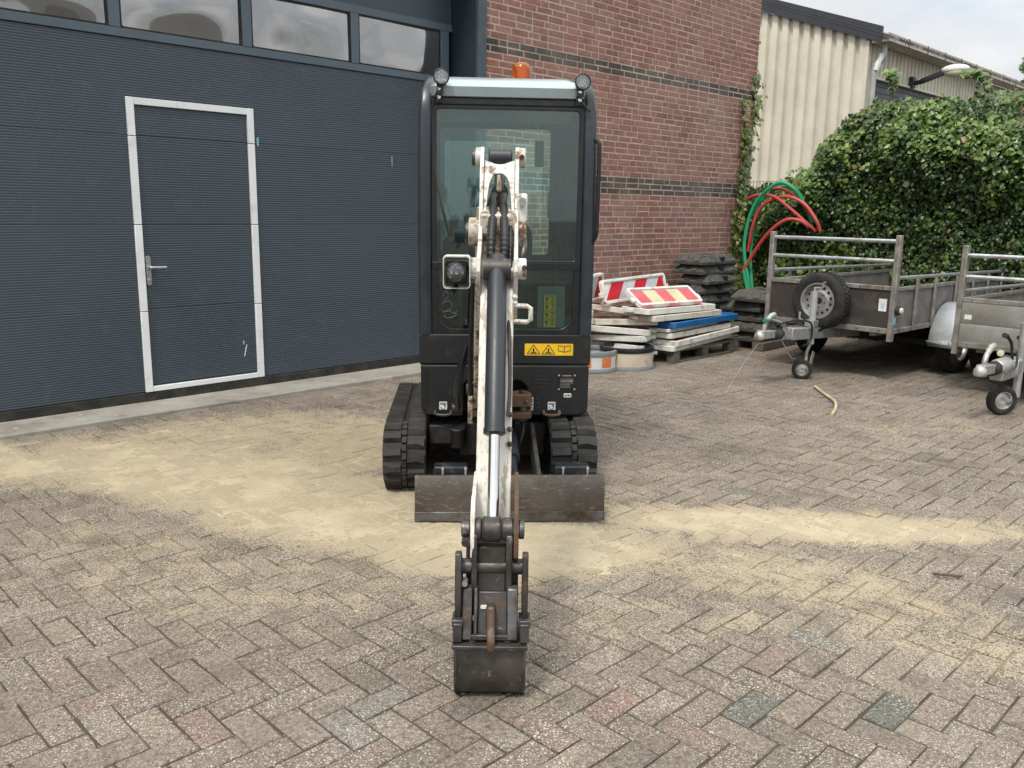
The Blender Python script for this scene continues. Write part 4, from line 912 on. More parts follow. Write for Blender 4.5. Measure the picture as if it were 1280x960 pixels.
# ---- swing post, boom (machine frame, centre plane x = -.11)
BX = -.112
mb = MB(); mb.cyl((BX, -.12, .42), (BX, -.12, .60), .06, n=18); mb.bx(BX-.09, BX+.09, -.16, .02, .42, .46); mb.bx(BX-.09, BX+.09, -.16, .02, .55, .59); mb.prism([(-.14, .40), (-.30, .42), (-.34, .56), (-.28, .72), (-.18, .70), (-.13, .58)], 'x', BX-.10, BX-.075); mb.prism([(-.14, .40), (-.30, .42), (-.34, .56), (-.28, .72), (-.18, .70), (-.13, .58)], 'x', BX+.075, BX+.10); build('swing_post', mb, MAT['rust_white'], ex, bev=.006)
for z0, z1 in ((.405, .445), (.475, .545)):
    mb = MB(); mb.prism([(.0, -.06), (.03, -.15), (.125, -.15), (.145, -.12), (.145, -.06), (.10, .0)], 'z', z0, z1); build('swing_lug', mb, MAT['rust'], ex, bev=.008)
mb = MB(); mb.cyl((.095, -.10, .39), (.095, -.10, .56), .022, n=14); mb.ball((.11, -.152, .51), .012, 8); build('swing_pin', mb, MAT['steel_worn'], ex)
prof = [(-.20, .52), (-.28, .50), (-.36, .60), (-.47, .95), (-.66, 1.22), (-.95, 1.36), (-1.56, 1.43), (-1.66, 1.46), (-1.67, 1.53), (-1.60, 1.555), (-.98, 1.56), (-.66, 1.50), (-.40, 1.22), (-.25, .85), (-.18, .64)]
mb = MB(); mb.prism(prof, 'x', BX-.07, BX+.06); bm_ = build('boom', mb, MAT['rust_white'], ex, bev=.006)
mb = MB(); mb.cyl((BX-.11, -.25, .60), (BX+.11, -.25, .60), .03, n=14); build('boom_pin', mb, MAT['steel_worn'], bm_)
mb = MB(); mb.cyl((BX, -.36, .52), (BX, -.60, 1.02), .042, n=16); mb.cyl((BX, -.60, 1.02), (BX, -.70, 1.22), .02, n=12); build('boom_cylinder', mb, MAT['cyl_grey'], bm_)
mb = MB(); mb.tube(spline([(BX-.105, -.34, .86), (BX-.135, -.33, .74), (BX-.155, -.30, .60), (BX-.15, -.27, .50)], 6), .022, 8); mb.cyl((BX-.185, -.25, .49), (BX-.13, -.25, .49), .036, n=14); build('hose_guard', mb, BPT, ex)
mb = MB(); mb.tube(spline([(BX-.085, -.30, .52), (BX-.09, -.40, .80), (BX-.085, -.46, 1.0), (BX-.08, -.55, 1.2)], 6), .012, 8); build('hose', mb, MAT['hose'], bm_)
# ---- arm, bucket cylinder, linkage, coupler and bucket (in line with the viewer), world frame, centre x = AX
AX = -.057
A = Vector((2.70, .47)); T = Vector((3.29, 1.735)); D_ = (T-A).normalized(); NF = Vector((-D_.y, D_.x))
def ap(t, f): p = A+D_*t+NF*f; return (p.x, p.y)
mb = MB(); mb.prism([ap(-.04, -.04), ap(-.055, 0), ap(-.03, .045), ap(.25, .055), ap(.86, .062), ap(.98, .04), ap(.98, -.05), ap(.8, -.075), ap(.2, -.05)], 'x', AX-.0585, AX+.0585); arm = wpart('arm', mb, MAT['white_paint'], bev=.005)
for sx in (-1, 1):
    x0, x1 = sorted((AX+sx*.053, AX+sx*.0675))
    if sx < 0: x0 -= .0
    pl = [ap(.80, -.078), ap(.84, .066), ap(.90, .13), ap(.945, .135), ap(.985, .10), ap(1.05, .045), ap(1.22, .035), ap(1.37, .042), ap(1.425, .030), ap(1.44, -.005), ap(1.41, -.04), ap(1.25, -.075), ap(1.12, -.115), ap(1.0, -.11)]
    mb = MB(); mb.prism(pl, 'x', x0+sx*.004, x1+sx*.004); wpart('cheek_plate', mb, MAT['white_clean'], arm, bev=.002)
# front web with the arched opening
web = [(-.053, 1.335), (.053, 1.335)]
def wb(x, t): p = A+D_*t+NF*.028; return (AX+x, p.x, p.y)
mb = MB(); outer = [(-.055, 1.17), (-.055, 1.27), (-.055, 1.372), (-.036, 1.366), (-.018, 1.358), (0, 1.356), (.018, 1.358), (.036, 1.366), (.055, 1.372), (.055, 1.27), (.055, 1.17)]
innr = [(-.047, 1.17), (-.042, 1.24), (-.036, 1.285), (-.026, 1.308), (-.013, 1.319), (0, 1.322), (.013, 1.319), (.026, 1.308), (.036, 1.285), (.042, 1.24), (.047, 1.17)]
nv = len(outer)
for off in (0, -.012):
    for L_ in (outer, innr):
        for x, t in L_: p = A+D_*t+NF*(.028+off); mb.v.append((AX+x, p.x, p.y))
for i in range(nv-1): mb.f += [(i, i+1, nv+i+1, nv+i), (2*nv+i, 3*nv+i, 3*nv+i+1, 2*nv+i+1), (i, 2*nv+i, 2*nv+i+1, i+1), (nv+i, nv+i+1, 3*nv+i+1, 3*nv+i)]
wpart('web_plate', mb, MAT['white_clean'], arm)
def xcyl(mb, yz, x0, x1, r, n=18): mb.cyl((x0, yz[0], yz[1]), (x1, yz[0], yz[1]), r, n=n); return mb
PV = ap(1.115, -.03); TP = ap(1.398, 0); BP = ap(.925, .095); RP = (2.57, .562)
for nm, yz, r, xa, xb, mt in (('pivot_boss', PV, .052, -.166, AX-.068, 'rust_white'), ('pivot_boss', PV, .052, AX+.068, .044, 'rust_white'), ('arm_boss', TP, .036, -.148, AX-.068, 'white_clean'), ('arm_boss', TP, .036, AX+.068, .038, 'rust_white'),
                          ('cylinder_boss', BP, .037, -.152, AX-.068, 'white_clean'), ('cylinder_boss', BP, .037, AX+.068, .044, 'white_clean')):
    wpart(nm, xcyl(MB(), yz, xa, xb, r), MAT[mt], arm, bev=.005)
for yz, x, r in ((PV, -.170, .034), (TP, -.152, .03), (BP, -.162, .026)):
    mb = xcyl(MB(), yz, x-.008, x+.006, r); wpart('pin_cap', mb, MAT['steel_dark'], arm, bev=.003)
mb = MB(); mb.cyl((.024, TP[0]-.03, TP[1]+.004), (.024, TP[0]-.05, TP[1]+.0), .009, n=6); mb.cyl((.036, BP[0]-.03, BP[1]+.008), (.036, BP[0]-.045, BP[1]+.006), .009, n=6); wpart('lock_bolt', mb, MAT['steel_worn'], arm)
xcl = xcyl(MB(), TP, AX-.042, AX+.046, .036); wpart('rod_eye', xcl, MAT['cyl_grey'], arm, bev=.006)
# raised lug plate on the right of the pivot
mb = MB(); mb.prism([(PV[0]-.035, PV[1]+.03), (PV[0]-.035, PV[1]+.12), (PV[0]-.028, PV[1]+.14), (PV[0]-.01, PV[1]+.14), (PV[0], PV[1]+.12), (PV[0], PV[1]+.03)], 'x', .008, .046)
wpart('lug_plate', mb, MAT['white_clean'], arm, bev=.014, seg=3); mb = MB(); mb.cyl((.027, PV[0]-.04, PV[1]+.112), (.027, PV[0]-.058, PV[1]+.110), .014, n=12); wpart('bolt', mb, MAT['galv'], arm)
# arm cylinder on top of the boom
mb = MB(); p0 = Vector((AX, TP[0], TP[1])); p1 = Vector((AX-.005, 3.66, 1.612)); p2 = Vector((AX-.05, 4.3, 1.55)); mb.cyl(p0, p1, .019, n=14); wpart('arm_rod', mb, MAT['chrome'])
mb = MB(); dd = (p1-p0).normalized(); mb.lathe([(.034, -.02), (.036, .02), (.034, .03), (.034, .60)], p1-dd*.02, p2-p1, 20); wpart('arm_cylinder', mb, MAT['black_paint'])
def ribbed_hose(path, r, pitch=.011):
    P = spline(path, 40); outp = []; rs = []; acc = 0; last = P[0]
    for p in P:
        acc += (p-last).length; last = p; outp.append(p); rs.append(r*(1+.05*math.sin(acc/pitch*2*math.pi/1.6)))
    mb = MB(); mb.tube(outp, rs, 10); return mb
for x, xo in ((AX-.020, -.004), (AX+.018, .004)):
    h = ribbed_hose([(x-.004, 3.45, 1.60), (x-.006, 3.30, 1.578), (x, 3.17, 1.545), (x+xo, 3.085, 1.46), (x+xo, 3.05, 1.36), (x+xo, 3.02, 1.22)], .0155); wpart('ribbed_hose', h, MAT['hose'], arm)
h = ribbed_hose([(AX+.042, 3.30, 1.52), (AX+.043, 3.16, 1.50), (AX+.044, 3.08, 1.40), (AX+.044, 3.05, 1.25)], .009); wpart('ribbed_hose', h, MAT['hose'], arm)
mb = MB(); mb.tube(spline([(AX+.085, 3.22, 1.46), (AX+.095, 3.12, 1.42), (AX+.08, 3.10, 1.36), (AX+.072, 3.12, 1.30)], 6), .010, 7); wpart('hose', mb, MAT['steel_dark'], arm)
# bucket cylinder
B3 = Vector((AX, BP[0], BP[1])); R3 = Vector((AX+.003, RP[0], RP[1])); dv = (R3-B3).normalized(); LB = (R3-B3).length
mb = MB(); mb.lathe([(.028, -.045), (.0338, -.035), (.0338, LB*.635), (.0365, LB*.637), (.0365, LB*.655), (.028, LB*.66)], B3, dv, 24); bcy = wpart('bucket_cylinder', mb, MAT['cyl_grey'], smooth=40)
mb = MB(); mb.cyl(B3+dv*LB*.64, R3-dv*.02, .0185, n=18); wpart('cylinder_rod', mb, MAT['chrome'], bcy)
mb = MB(); xcyl(mb, (BP[0], BP[1]), AX-.048, AX+.048, .036); wpart('cylinder_eye', mb, MAT['steel_dark'], bcy)
mb = MB(); mb.tube(spline([(AX+.04, BP[0]-.01, 1.2), (AX+.046, 2.90, 1.10), (AX+.05, 2.83, .97), (AX+.045, 2.78, .88)], 6), .006, 6); wpart('grease_pipe', mb, MAT['hose'], bcy)
for t in (.36, .31, .26):
    p = ap(t+.06, .06); mb = MB(); mb.ball((AX+.052, p[0]-.012, p[1]), .010, 8); wpart('grease_nipple', mb, MAT['steel_worn' if t > .3 else 'ink'], arm)
# hand-sized steel handle on the right and lamp with guard on the left of the arm
p = ap(.78, .05); mb = MB(); mb.tube([(AX+.06, p[0], p[1]+.025), (AX+.105, p[0]-.01, p[1]+.025), (AX+.118, p[0]-.012, p[1]+.018), (AX+.118, p[0]-.012, p[1]-.022), (AX+.105, p[0]-.01, p[1]-.03), (AX+.06, p[0], p[1]-.03)], .0085, 8); wpart('loop_handle', mb, MAT['white_clean'], arm)
mb = MB(); mb.ball((AX+.062, p[0]-.005, p[1]+.055), .011, 8); mb.ball((AX+.064, p[0]-.005, p[1]+.035), .009, 8); wpart('bolt', mb, MAT['white_clean'], arm)
LX, LY, LZ = -.196, 2.985, 1.343
lg = MB(); ring_o = rrect(LX-.045, LX+.048, LZ-.062, LZ+.052, .012, 3); ring_i = rrect(LX-.042, LX+.045, LZ-.059, LZ+.045, .01, 3); lg.ring(ring_o, ring_i, 'y', LY-.035, LY+.015); lg.bx(LX+.04, AX-.06, LY-.01, LY+.02, LZ+.012, LZ+.03); lg.bx(LX+.045, AX-.06, LY-.01, LY+.02, LZ-.02, LZ+.0)
gdn = wpart('lamp_guard', lg, MAT['white_paint'], bev=.001)
h = work_light(gdn, (LX, LY-.045, LZ-.006), .035, (-.08, .05), None, 'arm_light', True)
mb = MB(); mb.box((LX, LY-.005, LZ-.01), (.074, .03, .078)); wpart('lamp_body', mb, BPT, gdn, bev=.006); mb = MB(); mb.tube(spline([(LX, LY, LZ-.055), (LX-.012, LY-.02, LZ-.075), (LX-.02, LY-.03, LZ-.085)], 4), .009, 7); wpart('lamp_cable', mb, MAT['hose'], gdn)
# tipping levers and rod end
lev = [(2.625, .655), (2.590, .662), (2.548, .62), (2.528, .54), (2.535, .48), (2.57, .455), (2.62, .50), (2.80, .62), (2.80, .68)]
for x0, x1, mt in ((AX-.066, AX-.053, 'white_paint'), (AX+.070, AX+.084, 'rust')):
    mb = MB(); mb.prism(lev, 'x', x0, x1); wpart('tipping_lever', mb, MAT[mt], bev=.002)
mb = MB(); xcyl(mb, RP, AX-.030, AX+.030, .041); re_ = wpart('rod_end', mb, MAT['steel_dark'], bev=.008)
for x0, x1 in ((AX-.0525, AX-.031), (AX+.031, AX+.069)):
    wpart('link_boss', xcyl(MB(), RP, x0, x1, .037), MAT['steel_dark'], re_, bev=.006)
for x0, x1, r in ((AX-.095, AX-.067, .027), (AX+.085, AX+.103, .03)): wpart('pin_end', xcyl(MB(), RP, x0, x1, r), MAT['steel_dark'], re_, bev=.004)
mb = MB(); mb.cyl((AX-.08, RP[0]-.02, RP[1]-.025), (AX-.08, RP[0]-.05, RP[1]-.03), .013, n=8); mb.ball((AX-.084, RP[0]-.03, RP[1]), .012, 8); wpart('bolt', mb, MAT['steel_worn'], re_)
# bucket link: side bars and a centre plate with slots
for x0, x1 in ((AX-.062, AX-.044), (AX+.046, AX+.066)):
    mb = MB(); mb.prism([(2.56, .58), (2.53, .55), (2.535, .40), (2.55, .335), (2.60, .33), (2.61, .42), (2.60, .56)], 'x', x0, x1); wpart('bucket_link', mb, MAT['steel_dark'], bev=.004)
mb = MB(); mb.prism([(2.572, .505), (2.560, .505), (2.553, .36), (2.566, .355)], 'x', AX-.043, AX+.045); wpart('link_plate', mb, MAT['steel_dark'], bev=.003)
mb = MB(); xcyl(mb, (2.575, .435), AX-.105, AX+.105, .025); wpart('coupler_pin', mb, MAT['steel_dark'], bev=.003)
for x, mt in ((AX-.094, 'galv'), (AX-.096, 'steel_worn')):
    mb = MB(); z = .40 if mt == 'galv' else .422; mb.cyl((x+(.012 if mt == 'galv' else -.006), 2.55, z), (x+(.012 if mt == 'galv' else -.006), 2.515, z), .0095, n=8); wpart('bolt', mb, MAT[mt], ex)
# quick coupler
mb = MB(); mb.prism([(2.585, .335), (2.60, .50), (2.66, .52), (2.70, .40), (2.68, .27), (2.60, .25)], 'x', AX-.082, AX+.086); wpart('coupler_body', mb, MAT['steel_dark'], bev=.006)
for x0, x1 in ((AX-.112, AX-.092), (AX+.098, AX+.117)):
    mb = MB(); mb.prism([(2.505, .29), (2.498, .34), (2.505, .43), (2.525, .495), (2.545, .50), (2.585, .46), (2.64, .36), (2.64, .28)], 'x', x0, x1); wpart('coupler_cheek', mb, MAT['steel_dark'], bev=.004)
    mb = MB(); xm = (x0+x1)/2; mb.bx(xm-.014, xm+.014, 2.475, 2.56, .222, .284); mb.bx(xm-.018, xm+.018, 2.485, 2.55, .268, .292); wpart('coupler_lug', mb, MAT['steel_dark'], bev=.003)
cpl = [(2.545, .385), (2.525, .38), (2.480, .228), (2.50, .226), (2.60, .26), (2.61, .36)]
for x0, x1 in ((AX-.088, AX-.058), (AX-.052, AX-.041), (AX+.052, AX+.086)):
    mb = MB(); mb.prism(cpl, 'x', x0, x1); wpart('coupler_rail', mb, MAT['steel_worn'], bev=.004)
mb = MB(); mb.prism([(2.555, .362), (2.545, .362), (2.505, .232), (2.515, .230)], 'x', AX-.041, AX+.052); mb.bx(AX-.084, AX+.084, 2.484, 2.50, .226, .243); wpart('coupler_plate', mb, MAT['steel_dark'], bev=.003)
mb = MB()
for x, z, w in ((AX-.022, .358, .022), (AX+.0, .356, .01), (AX+.018, .357, .010), (AX-.026, .325, .012), (AX-.002, .327, .014)): pass
mb.prism(rrect(AX-.032, AX-.006, .314, .326, .004, 2), 'y', 2.522, 2.526); wpart('worn_spot', mb, MAT['sticker_white'])
mb = MB(); mb.tube(spline([(AX+.002, 2.52, .305), (AX+.002, 2.49, .30), (AX+.002, 2.468, .275), (AX+.003, 2.462, .235), (AX+.004, 2.468, .205), (AX+.004, 2.49, .196), (AX+.004, 2.51, .21)], 5), .0125, 10); wpart('lifting_hook', mb, MAT['rust'])
mb = MB(); mb.prism([(2.535, .33), (2.51, .325), (2.485, .26), (2.51, .255)], 'x', AX-.014, AX+.014); wpart('hook_stem', mb, MAT['steel_worn'], bev=.006)
# bucket
mb = MB(); mb.bx(AX-.118, AX+.118, 2.462, 2.60, .203, .217); bk = MB()
oshell = [(2.62, .225), (2.505, .212), (2.486, .17), (2.486, .10), (2.508, .04), (2.55, .005), (2.70, .002), (2.86, .03)]
ishell = [(2.86, .04), (2.70, .013), (2.556, .016), (2.52, .05), (2.497, .105), (2.497, .165), (2.513, .20), (2.62, .213)]
bk.prism(oshell+ishell, 'x', AX-.108, AX+.108); bks = wpart('bucket', bk, MAT['steel_dark'], smooth=40)
wpart('bucket_flange', mb, MAT['steel_dark'], bks, bev=.003)
for x0, x1 in ((AX-.114, AX-.104), (AX+.104, AX+.113)):
    mb = MB(); mb.prism([(2.62, .222), (2.502, .209), (2.483, .17), (2.483, .10), (2.505, .038), (2.548, .002), (2.70, -.0), (2.86, .03), (2.80, .20)], 'x', x0, x1); wpart('bucket_side', mb, MAT['steel_dark'], bks, bev=.002)
for i in range(3): mb = MB(); x = AX-.08+.08*i; mb.prism([(2.84, .02), (2.84, .05), (2.96, .075)], 'x', x-.02, x+.02); wpart('tooth', mb, MAT['steel_worn'], bks)
for x in (-.055, .055): mb = MB(); mb.cyl((AX+x, 2.49, .217), (AX+x, 2.49, .226), .012, n=8); wpart('bolt', mb, MAT['steel_worn'], bks)
# ------------------------------------------------------------------ trailers
AL = R(47.6); GV, GO = MAT['galv'], MAT['galv_old']
MAT['rim_silver'] = M('rim_silver', (.5, .5, .49), .38, .7, dirt=(.2, .17, .13), da=.36, ds=12)
MAT['cast_iron'] = M('cast_iron', (.48, .48, .46), .45, .6, dirt=(.14, .1, .07), da=.4, ds=22)
MAT['teal_grip'] = M('teal_grip', (.05, .2, .18), .5)
def wheel(c, ax, r, w, parent, rim_r, name='wheel', holes=12):      # tyre with rim, nave holes and bolts
    c = Vector(c); ax = Vector(ax).normalized()
    pr = [(rim_r*.98, -w*.40), (rim_r*1.12, -w*.47), (r*.86, -w*.5), (r*.96, -w*.40), (r, -w*.28), (r, w*.28), (r*.96, w*.40), (r*.86, w*.5), (rim_r*1.12, w*.47), (rim_r*.98, w*.40)]
    mb = MB(); mb.lathe(pr, c, ax, 36, closed=True); ty = build(name, mb, MAT['tyre'], parent, smooth=50)
    tr = MB(); e = Vector((0, 0, 1)) if abs(ax.z) < .9 else Vector((1, 0, 0)); p = ax.cross(e).normalized(); q = ax.cross(p); nb = 40
    if r > .2:
        for i in range(nb):
            for s_, sh in ((-1, 0), (1, .5)):
                a = 2*math.pi*(i+sh)/nb; rad = p*math.cos(a)+q*math.sin(a); tg = -p*math.sin(a)+q*math.cos(a)
                mt = Matrix((ax, tg, rad)).transposed(); tr.box(c+ax*(s_*w*.15)+rad*(r+.001), (w*.24, 2*math.pi*r/nb*.66, .012), mt)
        tag(build('tread', tr, MAT['tyre'], ty), kind='stuff')
    mb = MB(); mb.lathe([(rim_r, w*.40), (rim_r*1.03, w*.44), (rim_r*.97, w*.45), (rim_r*.93, w*.38), (rim_r*.88, w*.16), (rim_r*.72, w*.22), (rim_r*.5, w*.30), (rim_r*.3, w*.24), (rim_r*.2, w*.24), (rim_r*.19, w*.1), (0, w*.1)], c, ax, 30, cap=False); rm = build('rim', mb, MAT['rim_silver'], ty, smooth=40)
    mb = MB(); mb.lathe([(rim_r, -w*.44), (rim_r*.9, -w*.3), (rim_r*.86, w*.0), (0, w*.0)], c, ax, 24, cap=False); build('rim_back', mb, MAT['undercarriage'], ty)
    if holes:
        for i in range(holes):
            a = 2*math.pi*i/holes; rad = p*math.cos(a)+q*math.sin(a); pc = c+rad*rim_r*.70+ax*(w*.222)
            mb = MB(); mb.cyl(pc-ax*.004, pc+ax*.004, rim_r*.085, n=10); build('rim_hole', mb, MAT['ink'], rm)
        for i in range(5):
            a = 2*math.pi*(i+.3)/5; rad = p*math.cos(a)+q*math.sin(a); pc = c+rad*rim_r*.37+ax*(w*.26); mb = MB(); mb.cyl(pc-ax*.01, pc+ax*.006, rim_r*.05, n=6); build('wheel_bolt', mb, MAT['steel_dark'], rm)
        mb = MB(); mb.cyl(c+ax*(w*.24), c+ax*(w*.25), rim_r*.19, n=14); build('hub_hole', mb, MAT['ink'], rm)
    return ty
def coupling(T, y0, z, mat):       # ball coupling head with lifted handle, boot, brake lever
    mb = MB(); mb.lathe([(.0, -.005), (.042, 0), (.05, .02), (.046, .05), (.03, .075), (0, .08)], (0, y0, z-.03), (0, 0, 1), 18); mb.prism([(y0-.01, z+.055), (y0+.22, z+.04), (y0+.22, z-.03), (y0+.02, z-.025)], 'x', -.035, .035); cp = build('coupling', mb, MAT['cast_iron'], T, bev=.008, seg=2)
    mb = MB(); mb.tube(spline([(0, y0+.06, z+.05), (0, y0+.08, z+.11), (0, y0+.16, z+.17), (0, y0+.22, z+.18)], 5), [.02]*8+[.024]*8, 10); build('coupling_handle', mb, MAT['cast_iron'], cp)
    mb = MB(); mb.lathe([(.045, 0), (.055, .02), (.045, .04), (.056, .06), (.046, .08), (.056, .10), (.046, .12), (.05, .14)], (0, y0+.2, z+.0), (0, 1, 0), 16); build('rubber_boot', mb, MAT['rubber'], cp)
    return cp
def trailer(name, label, loc, zb, zt, zr, panel, sidemat, L, w=1.28, raild=(.055, .235), full=True):
    T = thing(name, label, 'trailer', (loc[0], loc[1], 0), -AL, 'box trailers parked before the hedge'); hw = w/2; zp = zb+.425
    for sx in (-1, 1):
        mb = MB(); mb.bx(sx*hw-.024, sx*hw+.024, -.03, .03, zb-.08, zt); build('front_post', mb, GO, T, bev=.006)
        mb = MB(); mb.bx(sx*hw-.02, sx*hw+.02, L-.03, L+.01, zb-.05, zr); build('rear_post', mb, GO, T, bev=.006)
    for d in raild:
        mb = MB(); mb.tube([(-hw, -.005, zt-d), (hw, -.005, zt-d)], .0185, 12); build('ladder_rail', mb, GV, T)
    # front panel in its frame
    if panel == 'ply':
        mb = MB(); mb.bx(-hw+.026, hw-.026, -.008, .008, zb+.04, zp-.03); build('front_panel', mb, MAT['ply'], T)
    else:
        for z0, z1 in ((zb, zb+.20), (zb+.204, zp-.02)):
            mb = MB(); mb.prism([(-.012, z0), (-.018, z0+.02), (-.018, z1-.02), (-.012, z1), (.012, z1), (.012, z0)], 'x', -hw+.026, hw-.026); build('front_panel', mb, MAT['alu_panel'], T)
    for z0, z1 in ((zb-.01, zb+.04), (zp-.035, zp+.005)):
        mb = MB(); mb.bx(-hw+.025, hw-.025, -.022, .018, z0, z1); fr_ = build('panel_frame', mb, GO, T, bev=.004)
        for i in range(6): mb = MB(); x = -hw+.1+i*(w-.2)/5; mb.cyl((x, -.026, (z0+z1)/2), (x, -.02, (z0+z1)/2), .006, n=8); build('rivet', mb, MAT['steel_dark'], fr_)
    # sides
    for sx in (-1, 1):
        mb = MB(); mb.bx(sx*hw-.006, sx*hw+.006, .031, L-.03, zb+.03, zp-.035); build('side_panel', mb, sidemat, T)
        for z0, z1 in ((zb-.01, zb+.035), (zp-.04, zp-.005)):
            mb = MB(); mb.bx(sx*hw-.018, sx*hw+.018, .031, L-.031, z0, z1); build('side_rail', mb, GO, T, bev=.004)
        mb = MB(); mb.tube([(sx*hw, .02, zr), (sx*hw, L-.08, zr-.033), (sx*hw, L-.02, zr-.05), (sx*hw, L-.01, zr-.1)], .0175, 10); build('top_rail', mb, GV, T)
        for y in (.42, .84, 1.36, 1.80, 2.22, 2.62):
            mb = MB(); a, b = sorted((sx*(hw+.019), sx*(hw+.036))); mb.bx(a, b, y-.022, y+.022, zb+.0, zr-.018-.011*y); build('stake', mb, GO, T, bev=.003)
    mb = MB(); mb.bx(-hw+.02, hw-.02, L-.012, L+.004, zb+.03, zp-.02); build('tailboard', mb, MAT['ply'] if panel == 'ply' else MAT['alu_panel'], T)
    mb = MB(); mb.bx(-hw+.026, hw-.026, .02, L-.035, zb+.0, zb+.025); build('floor', mb, MAT['ply'], T)
    mb = MB()
    for x in (-.45, 0, .45): mb.bx(x-.03, x+.03, .05, L-.04, zb-.05, zb-.012)
    build('chassis', mb, GO, T)
    mb = MB(); mb.bx(-hw, hw, 1.16, 1.24, .24, .30); build('axle', mb, MAT['undercarriage'], T)
    for sx in (-1, 1):
        wheel((sx*(hw+.135), 1.20, .295), (sx, 0, 0), .295, .17, T, .175, holes=0)
        mb = MB(); xa, xb = sorted((sx*(hw+.03), sx*(hw+.245))); cy, cz, rr_ = 1.20, .33, .375
        arc = [(cy+rr_*math.cos(R(a))*1.08, cz+rr_*math.sin(R(a))) for a in range(-6, 187, 12)]; arc = [(cy+rr_*1.16, cz-.05)]+arc+[(cy-rr_*1.2, cz+.02)]; inn = [(cy+(p[0]-cy)*.975, cz+(p[1]-cz)*.975) for p in arc]; n = len(arc)
        for x in (xa, xb):
            for p in arc: mb.v.append((x, p[0], p[1]))
        mb.f += [(i, i+1, n+i+1, n+i) for i in range(n-1)]
        # turned-down outer lip
        xo = xb if sx > 0 else xa; o = len(mb.v); lip = [(cy+(p[0]-cy)*.87, cz+(p[1]-cz)*.87) for p in arc]
        for p in arc: mb.v.append((xo, p[0], p[1]))
        for p in lip: mb.v.append((xo, p[0], p[1]))
        mb.f += [(o+i, o+i+1, o+n+i+1, o+n+i) for i in range(n-1)]
        f = build('mudguard', mb, MAT['galv_bright'], T, smooth=40); so_ = f.modifiers.new('s', 'SOLIDIFY'); so_.thickness = .004
        mb = MB(); x = sx*(hw+.22); mb.bx(x-.03, x+.03, cy-rr_*1.22-.02, cy-rr_*1.22-.005, cz+.0, cz+.035); build('reflector', mb, MAT['sticker_white'], T)
    return T
TA = trailer('box_trailer', 'grey box trailer with brown front panel and spare wheel on its front', (3.06, 8.389), .48, 1.372, .986, 'ply', MAT['ply_grey'], 2.96)
mb = MB(); mb.prism([(-.70, .405), (.62, .335), (.62, .43), (-.70, .515)], 'x', -.055, .055); db = build('drawbar', mb, GV, TA, bev=.006)
mb = MB(); mb.bx(.0555, .058, -.24, -.16, .445, .475); build('plate', mb, MAT['ink'], db)
cp = coupling(TA, -1.17, .475, None)
mb = MB(); mb.bx(-.04, .04, -.84, -.69, .42, .50); mb.tube(spline([(.02, -.75, .50), (.02, -.82, .56), (.01, -.95, .60), (.01, -1.05, .615)], 6), .014, 8); hbk = build('brake_lever', mb, MAT['cast_iron'], TA)
mb = MB(); mb.tube([(.01, -1.03, .615), (.01, -1.13, .617)], .018, 8); build('grip', mb, MAT['teal_grip'], hbk)
mb = MB(); mb.tube(spline([(.02, -.95, .56), (.05, -.75, .585), (.07, -.45, .56), (.07, -.38, .45), (.06, -.40, .36), (.05, -.5, .33)], 6), .009, 8); build('wiring_cable', mb, MAT['hose'], TA)
mb = MB(); mb.tube(spline([(.0, -1.15, .44), (-.03, -1.35, .25), (-.06, -1.55, .004)], 6), .0018, 6); mb.tube(spline([(.03, -.85, .42), (.05, -.7, .25), (.04, -.6, .22)], 6), .004, 6); build('breakaway_cable', mb, MAT['galv'], TA)
mb = MB(); mb.cyl((.02, -.30, .33), (.02, -.30, .83), .031, n=16); mb.cyl((.02, -.30, .83), (.02, -.30, .87), .012, n=8); jk = build('jockey_tube', mb, MAT['pvc_grey'], TA)
mb = MB(); mb.tube([(.02, -.30, .865), (.08, -.30, .868), (.10, -.30, .88), (.10, -.30, .915), (.12, -.30, .925)], .010, 8); build('crank', mb, GV, jk)
mb = MB(); mb.bx(-.035, .06, -.345, -.26, .50, .56); mb.tube([(-.03, -.36, .55), (-.05, -.42, .58), (-.05, -.42, .64)], .010, 8); build('clamp', mb, GV, jk)
mb = MB(); mb.tube([(.02, -.30, .34), (.02, -.36, .25), (.04, -.40, .10)], .016, 8); mb.prism([(-.33, .27), (-.30, .25), (-.33, .15), (-.41, .07), (-.43, .10), (-.37, .17)], 'x', .062, .072); build('jockey_fork', mb, MAT['galv_old'], jk)
wheel((.02, -.42, .095), (.5, -.87, 0), .095, .06, TA, .055, 'jockey_wheel', 0)
sw = wheel((.0, -.125, .735), (0, -1, 0), .27, .185, TA, .168, 'spare_wheel', 13)
mb = MB(); mb.bx(-.05, .05, -.06, .0, .6, .8); build('spare_bracket', mb, GO, TA)
mb = MB(); mb.bx(.51, .585, -.0105, -.0082, .675, .79); lb = build('paper_label', mb, MAT['sticker_white'], TA)
mb = MB()
for z in (.705, .715, .73, .742): mb.bx(.53, .565, -.0118, -.010, z, z+.005)
build('print', mb, MAT['blue_sticker'], lb)
mb = MB(); mb.lathe([(.045, 0), (.045, .02), (.035, .035)], (.668, .03, .69), (1, 0, 0), 14); ml_ = build('marker_lamp', mb, MAT['rubber'], TA)
mb = MB(); mb.lathe([(.03, .03), (.026, .05), (0, .058)], (.668, .03, .69), (1, 0, 0), 14); MAT['marker_lens'] = M('marker_lens', (.75, .7, .55), .25); build('lens', mb, MAT['marker_lens'], ml_)
mb = MB(); mb.bx(.6645, .667, -.02, .025, .56, .63); build('round_sticker', mb, MAT['blue_sticker'], TA)
TB = trailer('box_trailer', 'plain aluminium box trailer at the right edge with only its front in view', (4.396, 7.17), .42, 1.300, .90, 'alu', MAT['alu_panel'], 2.96, raild=(.085, .27))
